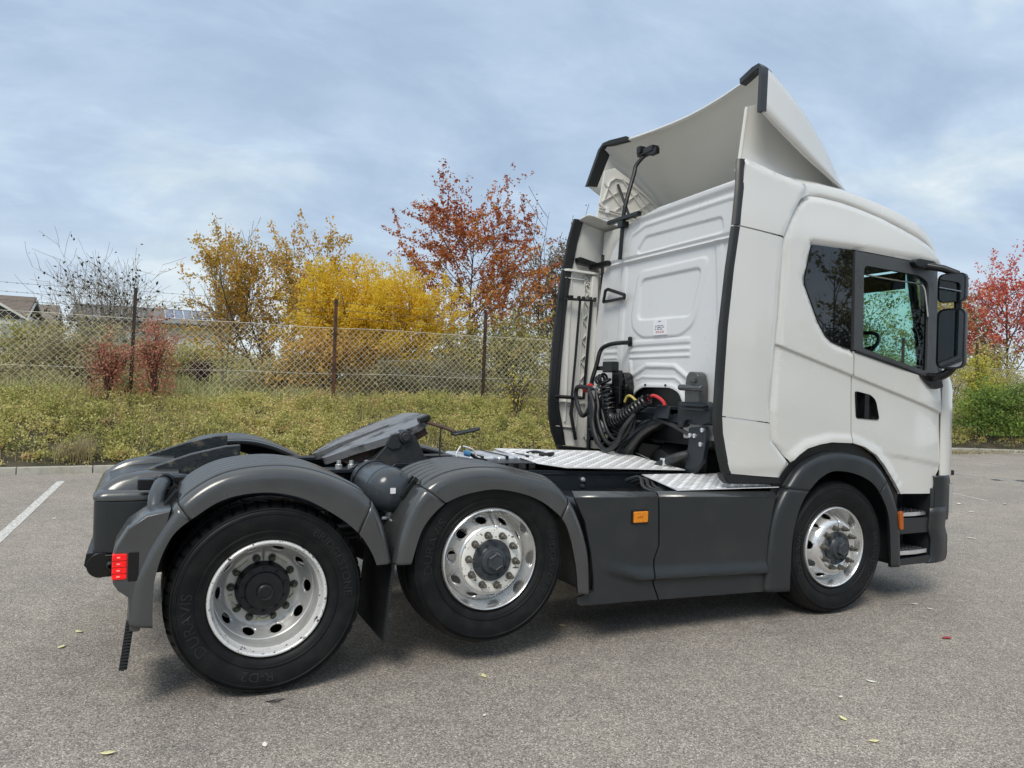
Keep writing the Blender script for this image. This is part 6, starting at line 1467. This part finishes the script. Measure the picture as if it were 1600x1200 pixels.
for i in range(len(PX) - 1):
    x0, x1 = PX[i], PX[i + 1]; lines = []; pitch = 0.142; nn = int((x1 - x0) / pitch); h = 1.70
    def LP(x, k): # point on the mesh, k = 0 bottom, 1 top
        return np.array(FP(x, FY + 0.018 * math.sin(x * 2.1 + k * 3.0), mesh_top(x) - h * (1 - k)))
    for j in range(-int(h / pitch) - 1, nn + 1):
        for sgn in (1, -1):
            xa = x0 + j * pitch if sgn > 0 else x0 + j * pitch + h * 1.0; xb = xa + sgn * h * 1.0
            ta, tb = 0.0, 1.0
            # clip to the bay
            def clipt(xc): return (xc - xa) / (xb - xa)
            lo, hi = (clipt(x0), clipt(x1)) if xb > xa else (clipt(x1), clipt(x0))
            ta, tb = max(0, lo), min(1, hi)
            if tb - ta < 0.02: continue
            P = np.array([LP(xa + (xb - xa) * t, t) for t in np.linspace(ta, tb, 4)]); lines.append((P, np.full(4, 0.0036)))
    V, F = tubes_np(lines, 3); o = add_mesh_np('chain_link', V, F, M['link'], fence, smooth=True); o['kind'] = 'stuff'
    for k, r_ in ((1.0, 0.006), (0.37, 0.0045)):
        P = np.array([LP(x, k) for x in np.linspace(x0, x1, 8)]); V, F = tubes_np([(P, np.full(8, r_))], 4); add_mesh_np('line_wire', V, F, M['link'], fence, smooth=True)
    for dz in (0.06, 0.24, 0.41):
        P = np.array([FP(x, FY - 0.03, (zt[i] * (1 - t) + zt[i + 1] * t) - dz - 0.035 * math.sin(t * PI)) for t, x in zip(np.linspace(0, 1, 24), np.linspace(x0, x1, 24))])
        ln_ = [(P, np.full(24, 0.0035))]
        for p in P[1::1]:
            for a in (0.6, 2.2): ln_.append((np.array([p - np.array([math.cos(a), 0.3, math.sin(a)]) * 0.020, p + np.array([math.cos(a), 0.3, math.sin(a)]) * 0.020]), np.array([0.003, 0.003])))
        V, F = tubes_np(ln_, 3); add_mesh_np('barbed_wire', V, F, M['wire'], fence, smooth=True)
# a fallen cable of bramble across the mesh behind the truck
V, F = tubes_np([(np.array([[v.x, v.y, v.z] for v in smooth_path([(4.6, 13.2, 2.15), (5.6, 13.1, 2.18), (6.3, 13.1, 1.95), (7.4, 13.1, 1.80), (8.2, 13.2, 1.65)], 5)]), np.full(21, 0.012))], 5)
o = add_mesh_np('bramble_cane', V, F, M['bark_pale']); tag(o, 'long bare bramble cane arching behind the fence mesh', 'cane')

# ------------------------------------------------------------------ trees and shrubs beyond the fence
def gz(x, y): return float(bank_z(np.array(float(x)), np.array(float(y))))
def at(x, y): return (x, y, gz(x, y))
tree('bare_willow', 'nearly bare grey shrub willow with a few dark narrow leaves behind the leftmost post', at(-1.62, 17), 3.75, 3.1, 'dark', 520, 0.10, 'bark_pale', 31, stems=11, spread=0.75, kids=(10, 6, 3), up=0.12, low=0.3, r0=0.022, tint=(0.35, 0.3), fall=0.3, cat='tree', rmin=0.0034)
tree('bare_tree', 'leafless pale tree with fine upswept twigs beside the orange tree', at(1.45, 19), 4.85, 2.2, 'brown', 60, 0.09, 'bark_pale', 32, stems=4, spread=0.55, kids=(9, 6, 3), up=0.35, low=0.35, r0=0.035, rmin=0.006)
tree('orange_tree', 'loose tree with thinning orange and gold leaves left of the bright yellow tree', at(2.6, 17.6), 4.75, 4.6, 'orange', 17000, 0.090, 'bark', 33, stems=4, spread=0.85, kids=(12, 7, 4), up=0.2, low=0.12, r0=0.035, tint=(0.55, 0.22))
tree('yellow_tree', 'dense bright yellow tree in the middle behind the fence', at(5.05, 15.6), 3.75, 4.5, 'yellow', 60000, 0.072, 'bark', 34, stems=10, spread=0.75, kids=(13, 7, 4), up=0.28, low=0.08, r0=0.024, tint=(0.55, 0.2))
tree('red_cherry', 'tall open tree with dark red leaves against the sky', at(8.15, 16.2), 6.25, 4.8, 'cherry', 15000, 0.098, 'bark', 35, stems=1, spread=0.92, kids=(26, 9, 3), up=0.12, low=0.14, r0=0.060, tint=(0.62, 0.20), fall=0.35, wig=0.09, light_top=-0.60, along=True, jit=0.5, rmin=0.004)
tree('bare_sapling', 'thin leafless sapling with long twigs between the red tree and the cab', at(10.7, 16.6), 6.5, 3.0, 'brown', 260, 0.08, 'bark', 36, stems=1, spread=0.75, kids=(12, 4, 2), up=0.15, low=0.3, r0=0.04, tint=(0.45, 0.25), wig=0.10, rmin=0.007)
tree('brown_tree', 'dense brownish tree partly hidden by the left cab fairing', at(12.5, 18.2), 5.6, 3.8, 'brown', 15000, 0.09, 'bark', 37, stems=4, spread=0.8, kids=(11, 7, 4), up=0.2, low=0.1, r0=0.035, tint=(0.5, 0.25))
bush('olive_shrub', 'olive and cream leaved shrub under the red tree', at(9.0, 14.6), (3.8, 2.0, 2.7), 'olive', 9000, 0.085, 41, (0.62, 0.24), stems=34)
bush('olive_shrub', 'tall olive shrub behind the fence nearest the left cab fairing', at(11.9, 14.8), (3.4, 2.0, 3.0), 'olive', 9000, 0.085, 42, (0.45, 0.25), stems=34)
bush('bramble', 'brownish bramble thicket below the yellow tree', at(5.8, 14.2), (5.0, 1.6, 1.25), 'twiggy', 8000, 0.07, 43, (0.35, 0.22), stems=60, bark='bark_pale')
bush('bramble', 'low bramble thicket between the orange tree and the second post', at(2.6, 15.2), (3.4, 1.8, 1.25), 'twiggy', 7000, 0.07, 44, (0.66, 0.22), stems=44, bark='bark_pale')
bush('bramble', 'grey-green bramble heap around the foot of the bare willow', at(-1.9, 15.6), (3.8, 2.2, 1.65), 'twiggy', 9000, 0.075, 45, (0.72, 0.22), stems=60, bark='bark_pale')
bush('bramble', 'grassy bramble mound at the left edge behind the fence', at(-5.0, 15.0), (4.0, 2.4, 1.0), 'twiggy', 7000, 0.075, 46, (0.80, 0.2), stems=44)
bush('scrub', 'pale green scrub in front of the building with solar panels', at(0.2, 24.0), (5.5, 2.4, 1.5), 'olive', 3600, 0.10, 47, (0.74, 0.2), stems=40)
bush('scrub', 'greenish scrub in front of the white house', at(-4.4, 26.0), (5.2, 2.4, 2.1), 'olive', 6000, 0.11, 48, (0.66, 0.2), stems=40)
bush('purple_shrub', 'small dark purple shrub in the field', at(0.80, 19.0), (0.95, 0.8, 0.95), 'purple', 900, 0.075, 49, (0.45, 0.3), stems=16)
bush('yellow_scrub', 'low yellowing scrub at the foot of the orange tree', at(3.7, 14.6), (3.4, 1.4, 2.0), 'orange', 7000, 0.075, 50, (0.72, 0.2), stems=30)
bush('dogwood', 'red-leaved dogwood on the left of the leftmost post', at(-1.33, 12.15), (0.70, 0.5, 1.6), 'dogwood', 1900, 0.055, 51, (0.50, 0.25), bark='bark_red', stems=16)
bush('dogwood', 'taller red-leaved dogwood on the right of the leftmost post', at(-0.50, 12.2), (0.90, 0.6, 2.0), 'dogwood', 3000, 0.055, 52, (0.60, 0.25), bark='bark_red', stems=20)
bush('spindle', 'sparse shrub with small yellow leaves on the bank near the third post', at(7.6, 11.6), (1.1, 0.8, 1.25), 'lime', 330, 0.06, 53, (0.65, 0.25), stems=18)
bush('spindle', 'wispy brown and yellow shrub on the bank next to the cab fairing', at(8.9, 11.4), (1.9, 1.0, 1.3), 'twiggy', 1800, 0.05, 54, (0.6, 0.25), stems=46)
# right of the truck
tree('scarlet_tree', 'scarlet tree at the right edge behind the fence', at(32.3, 14.9), 6.4, 4.6, 'scarlet', 6000, 0.12, 'bark', 61, stems=1, spread=0.8, kids=(20, 7, 3), up=0.12, low=0.2, r0=0.055, tint=(0.5, 0.22), fall=0.3, wig=0.1, along=True, jit=0.6)
tree('gold_tree', 'yellow and olive tree behind the mirrors', at(32.4, 17.5), 6.0, 5.0, 'olive', 13000, 0.11, 'bark', 62, stems=5, spread=0.8, kids=(11, 7, 4), low=0.08, r0=0.035, tint=(0.78, 0.2))
bush('cream_shrub', 'cream and olive shrub below the scarlet tree', at(30.0, 14.2), (4.2, 1.8, 2.7), 'olive', 4800, 0.10, 63, (0.75, 0.2), stems=34)
bush('laurel', 'dark green spreading shrub behind the kerb at the right', at(23.9, 10.15), (3.2, 2.1, 1.75), 'green', 9000, 0.085, 64, (0.30, 0.20), stems=34)
bush('laurel', 'bright green shrub at the right edge above the kerb', at(26.0, 9.3), (3.0, 2.3, 2.1), 'green', 9000, 0.085, 65, (0.62, 0.22), stems=34)
bush('golden_shrub', 'yellow-green shrub with upright shoots in front of the right fence post', at(25.0, 11.3), (2.1, 1.1, 2.1), 'lime', 3600, 0.085, 66, (0.50, 0.25), stems=24)
# seen through the cab windows
tree('hedge_tree', 'greenish tree seen through the cab windscreen', at(24.9, 16.2), 5.0, 3.6, 'olive', 3600, 0.11, 'bark', 67, stems=4, spread=0.85, kids=(11, 7, 4), low=0.1, r0=0.04, tint=(0.35, 0.25))
bush('hedge', 'yellowish hedge seen through the cab windscreen', at(23.6, 14.6), (10.5, 1.8, 2.5), 'olive', 10000, 0.10, 68, (0.62, 0.22), stems=40)

bush('rose_scrub', 'leafy yellowing scrub filling the gap below the red tree', at(7.4, 15.0), (3.0, 1.6, 1.9), 'olive', 7000, 0.08, 55, (0.70, 0.22), stems=34)
# far hedgerows closing off the field
def hedgerow(x0, x1, y, h, n, seed, tint):
    R = np.random.default_rng(seed); k = int((x1 - x0) * 2.2); cx = R.uniform(x0, x1, k); ch = h * (0.75 + 0.25 * np.sin(cx * 0.9 + seed)) * R.uniform(0.6, 1.0, k)
    i = R.integers(0, k, n); C = np.stack([cx[i] + R.normal(size=n) * 0.5, y + R.normal(size=n) * 0.6, np.abs(ch[i] * R.uniform(0, 1, n) ** 0.6 + R.normal(size=n) * 0.12) + bank_z(cx[i], np.full(n, float(y)))], 1)
    V, F = leaves_np(C, 0.17, R, 0.3); o = add_mesh_np('hedgerow', V, F, LM['olive'], None, tint=np.repeat(np.clip(tint + 0.16 * R.normal(size=k)[i] + 0.14 * R.normal(size=n), 0.01, 0.99), 4)); o['kind'] = 'stuff'
hedgerow(-16, 50, 40, 2.1, 26000, 81, 0.62)
hedgerow(3, 60, 30, 3.0, 26000, 82, 0.55)
# ------------------------------------------------------------------ buildings beyond the field
M['render_w'] = mat('white_render', (0.62, 0.62, 0.60), 0.8, var=0.08, vscale=2)
M['roof_t'] = mat('brown_roof_tiles', (0.19, 0.16, 0.14), 0.85, base2=(0.24, 0.195, 0.16), cover=(0.4, 0.65), vscale=3)
M['gable'] = mat('dark_gable', (0.03, 0.03, 0.032), 0.8)
M['win'] = mat('window_pane', (0.09, 0.115, 0.14), 0.08, spec=0.8)
M['win_l'] = mat('curtained_pane', (0.30, 0.33, 0.36), 0.25)
M['slate'] = mat('grey_roof', (0.17, 0.165, 0.16), 0.8, var=0.2, vscale=2)
M['pv'] = mat('solar_panel', (0.13, 0.145, 0.19), 0.15, spec=0.8)
hs = thing('house', 'white house with brown tiled roof and dark gable at the far left', 'house', (-8.3, 46, 1.2))
def HP(x0, x1, y0, y1, z0, z1): return MB().box(x0, x1, y0, y1, z0, z1)
obj('wall', HP(-5.0, 1.22, 0, 8, -0.5, 3.75), M['render_w'], hs)
rf = MB().prism([(-0.35, 3.62), (3.6, 5.05), (8.4, 3.6), (8.4, 3.45), (3.6, 4.85), (-0.35, 3.47)], -5.3, 1.32, plane='yz')
roof_h = obj('roof', rf, M['roof_t'], hs, flat=True)
k = 0
for zz in np.linspace(0.03, 0.97, 14):
    y, z = -0.35 + 3.95 * zz, 3.62 + 1.43 * zz
    obj('tile_course', MB().box(-5.3, 1.33, y, y + 0.26, z - 0.02, z + 0.045), M['roof_t'], roof_h, flat=True)
gb = MB().prism([(-1.35, 3.42), (0.0, 4.22), (1.35, 3.42)], -0.95, -0.60)
gm_ = obj('bay_gable', gb, M['gable'], hs, flat=True)
obj('barge_board', MB().prism([(-1.52, 3.30), (0.0, 4.20), (1.52, 3.30), (1.52, 3.42), (0.0, 4.36), (-1.52, 3.42)], -1.05, -0.90), M['render_w'], hs, flat=True)
obj('bay', HP(-1.2, 1.15, -0.85, 0.05, -0.5, 3.40), M['render_w'], hs, flat=True)
for x in (-1.02, -0.42, 0.18, 0.72):
    w = obj('window', HP(x, x + 0.46, -0.90, -0.84, 2.0, 3.15), M['render_w'], hs, flat=True); obj('pane', HP(x + 0.05, x + 0.41, -0.915, -0.895, 2.05, 3.10), M['win_l'], w, flat=True)
w = obj('window', HP(0.0, 0.9, -0.90, -0.84, 0.6, 1.5), M['render_w'], hs, flat=True); obj('pane', HP(0.05, 0.85, -0.915, -0.895, 0.65, 1.45), M['win'], w, flat=True)
obj('barge_board', MB().prism([(-0.35, 3.50), (3.6, 4.93), (8.4, 3.5), (8.4, 3.38), (3.6, 4.78), (-0.35, 3.38)], 1.325, 1.40, plane='yz'), M['render_w'], hs, flat=True)
wg = obj('side_wing', HP(1.22, 2.0, 5.5, 11, -0.5, 3.3), M['roof_t'], hs, flat=True)
obj('wing_roof', MB().prism([(5.0, 3.2), (8.2, 5.0), (11.4, 3.2), (11.4, 3.05), (8.2, 4.85), (5.0, 3.05)], 0.2, 2.15, plane='yz'), M['roof_t'], hs, flat=True)
obj('wing_barge', MB().prism([(5.0, 3.1), (8.2, 4.9), (11.4, 3.1), (11.4, 2.95), (8.2, 4.7), (5.0, 2.95)], 2.155, 2.22, plane='yz'), M['render_w'], hs, flat=True)
bd = thing('solar_roof_building', 'low building with a grey roof carrying solar panels beyond the field', 'building', (1.0, 46, 1.2))
obj('wall', HP(-5.5, 3.1, 0.3, 9, -0.5, 3.72), M['render_w'], bd, flat=True)
br_ = obj('roof', MB().prism([(-0.2, 3.72), (5.2, 4.98), (10, 3.7), (10, 3.55), (5.2, 4.83), (-0.2, 3.57)], -6.0, 3.4, plane='yz'), M['slate'], bd, flat=True)
obj('gutter', HP(-6.0, 3.4, -0.30, -0.18, 3.52, 3.66), M['gable'], bd, flat=True)
for k in range(14): obj('soffit_bracket', HP(-5.8 + k * 0.66, -5.5 + k * 0.66, -0.1, 0.3, 3.50, 3.58), M['gable'], bd, flat=True)
RS = Matrix.Rotation(math.atan2(1.26, 5.4), 3, 'X')
for r_ in range(2):
    for c_ in range(6):
        o_ = Vector((-0.80 + c_ * 0.55, 0.9 + r_ * 1.75, 3.72 + (0.9 + 0.2 + r_ * 1.75) * 1.26 / 5.4 + 0.05))
        v = [o_ + RS @ Vector(p) for p in ((0, 0, 0), (0.55, 0, 0), (0.55, 1.75, 0), (0, 1.75, 0), (0, 0, 0.05), (0.55, 0, 0.05), (0.55, 1.75, 0.05), (0, 1.75, 0.05))]
        pf = obj('solar_panel', MB().add(v, [(0, 3, 2, 1), (4, 5, 6, 7), (0, 1, 5, 4), (1, 2, 6, 5), (2, 3, 7, 6), (3, 0, 4, 7)]), M['render_w'], bd, flat=True)
        v = [o_ + RS @ Vector(p) for p in ((0.03, 0.04, 0.055), (0.52, 0.04, 0.055), (0.52, 1.71, 0.055), (0.03, 1.71, 0.055))]
        obj('cells', MB().add(v, [(0, 1, 2, 3)]), M['pv'], pf, flat=True)

# ------------------------------------------------------------------ what the glass and paint reflect, behind the camera
tree('street_tree', 'thin bare tree across the yard, mirrored in the dark sleeper window', (22.9, -18.0, 0), 8.2, 3.4, 'brown', 120, 0.10, 'bark', 71, stems=1, spread=0.7, kids=(8, 4, 2), up=0.3, low=0.35, r0=0.09)
bush('yard_hedge', 'dark hedge across the yard behind the photographer', (23.5, -20.0, 0), (20, 3, 4.6), 'dark', 16000, 0.20, 72, (0.5, 0.25), stems=50)
bush('yard_hedge', 'second dark hedge across the yard further along', (4.0, -24.0, 0), (18, 3, 3.2), 'dark', 5000, 0.24, 73, (0.5, 0.25), stems=50)

for i, (x, y, h, w, n) in enumerate(((-12, -26, 11, 8, 5200), (-2, -30, 13, 9, 5200), (9, -27, 12, 8, 900), (16, -31, 14, 9, 5200), (34, -24, 12, 9, 5200), (44, -32, 13, 10, 5200))):
    tree('yard_tree', ('broad olive tree across the yard, leftmost of its row', 'second olive tree of the row across the yard', 'thinly leaved tree in the middle of the row across the yard', 'tall olive tree across the yard beside the thinly leaved one',
        'olive tree across the yard at the far end of the hedge', 'last and tallest olive tree of the row across the yard')[i], (x, y, 0), h, w, 'dark' if i % 2 else 'olive', n, 0.26, 'bark', 90 + i, stems=1, spread=0.85, kids=(14, 6, 3), up=0.2, low=0.2, r0=0.16, group='trees across the yard')
# ------------------------------------------------------------------ fallen leaves
M['leaf_p'] = mat('pale_yellow_leaf', (0.82, 0.76, 0.42), 0.6, var=0.15, vscale=30)
M['leaf_w'] = mat('bleached_leaf', (0.80, 0.77, 0.68), 0.6, var=0.15, vscale=30)
M['leaf_r'] = mat('red_leaf', (0.55, 0.05, 0.06), 0.5, var=0.3, vscale=30)
FALL = [(-0.95, 0.22, 0.035, 'p', 'pale yellow leaf lying left of the rear wheel, farther from the camera'), (-1.02, -0.06, 0.03, 'p', 'pale yellow leaf lying left of the rear wheel, nearer the camera'),
        (-0.71, -1.60, 0.034, 'p', 'pale yellow leaf at the bottom left corner on the asphalt'), (-0.08, -1.77, 0.026, 'w', 'bleached leaf on the asphalt straight below the rear wheel'),
        (1.15, -1.38, 0.032, 'p', 'pale yellow leaf on the asphalt in front of the middle wheel'), (0.95, -1.85, 0.018, 'w', 'tiny bleached leaf near the bottom edge below the middle wheel'),
        (2.00, -0.75, 0.035, 'p', 'pale yellow leaf lying behind the lifted middle wheel under the skirt'), (3.18, -2.26, 0.032, 'w', 'bleached curled leaf right of the asphalt middle below the front wheel'),
        (2.61, -2.56, 0.028, 'p', 'pale yellow leaf in the lower right, the farther of two'), (2.55, -2.79, 0.030, 'p', 'pale yellow leaf in the lower right, the nearer of two'),
        (2.83, -2.35, 0.022, 'w', 'small bleached leaf between the curled leaf and the yellow leaves'), (4.35, -1.90, 0.040, 'r', 'red leaf on the asphalt right of the front wheel'),
        (4.90, -1.25, 0.035, 'w', 'thin bleached leaf by the front wheel, left of its neighbour'), (4.89, -1.39, 0.028, 'w', 'small bleached leaf by the front wheel, right of its neighbour'),
        (10.74, 2.36, 0.06, 'w', 'bleached leaf far right of the bumper, nearest the painted line'), (10.16, 1.79, 0.06, 'w', 'bleached leaf right of the bumper corner below another leaf'),
        (8.13, 0.42, 0.055, 'w', 'bleached leaf right of the lowest step'), (11.53, 2.15, 0.05, 'w', 'bleached leaf at the right edge level with the bumper lamp'), (-1.51, 4.61, 0.03, 'w', 'bleached leaf beside the white bay line at the left')]
for i, (x, y, sz, c_, lb) in enumerate(FALL):
    R = random.Random(i); a = R.uniform(0, 6.28); mb = MB(); sz *= 1.35; n = 5; top, bot = [], []
    ca, sa = math.cos(a), math.sin(a)
    spine = [(-0.62, 0.0), (-0.3, 0.26), (0.1, 0.36), (0.5, 0.22), (0.85, 0.0)]
    V = []; curl = R.uniform(0.10, 0.35)
    for (t, w) in spine:
        for q in (-w, 0, w):
            V.append((x + sz * (ca * t - sa * q), y + sz * (sa * t + ca * q), 0.005 + sz * curl * (t * t * 0.7 + abs(q) * 0.9)))
    F = [(3 * k_ + j, 3 * k_ + j + 1, 3 * k_ + j + 4, 3 * k_ + j + 3) for k_ in range(4) for j in range(2)]
    mb.add(V, F)
    o = obj('fallen_leaf', mb, M['leaf_' + c_], None, solid=0.0008, angle=80, weld=1e-5); tag(o, lb, 'leaf', 'leaves fallen on the asphalt')
S.frame_set(1)
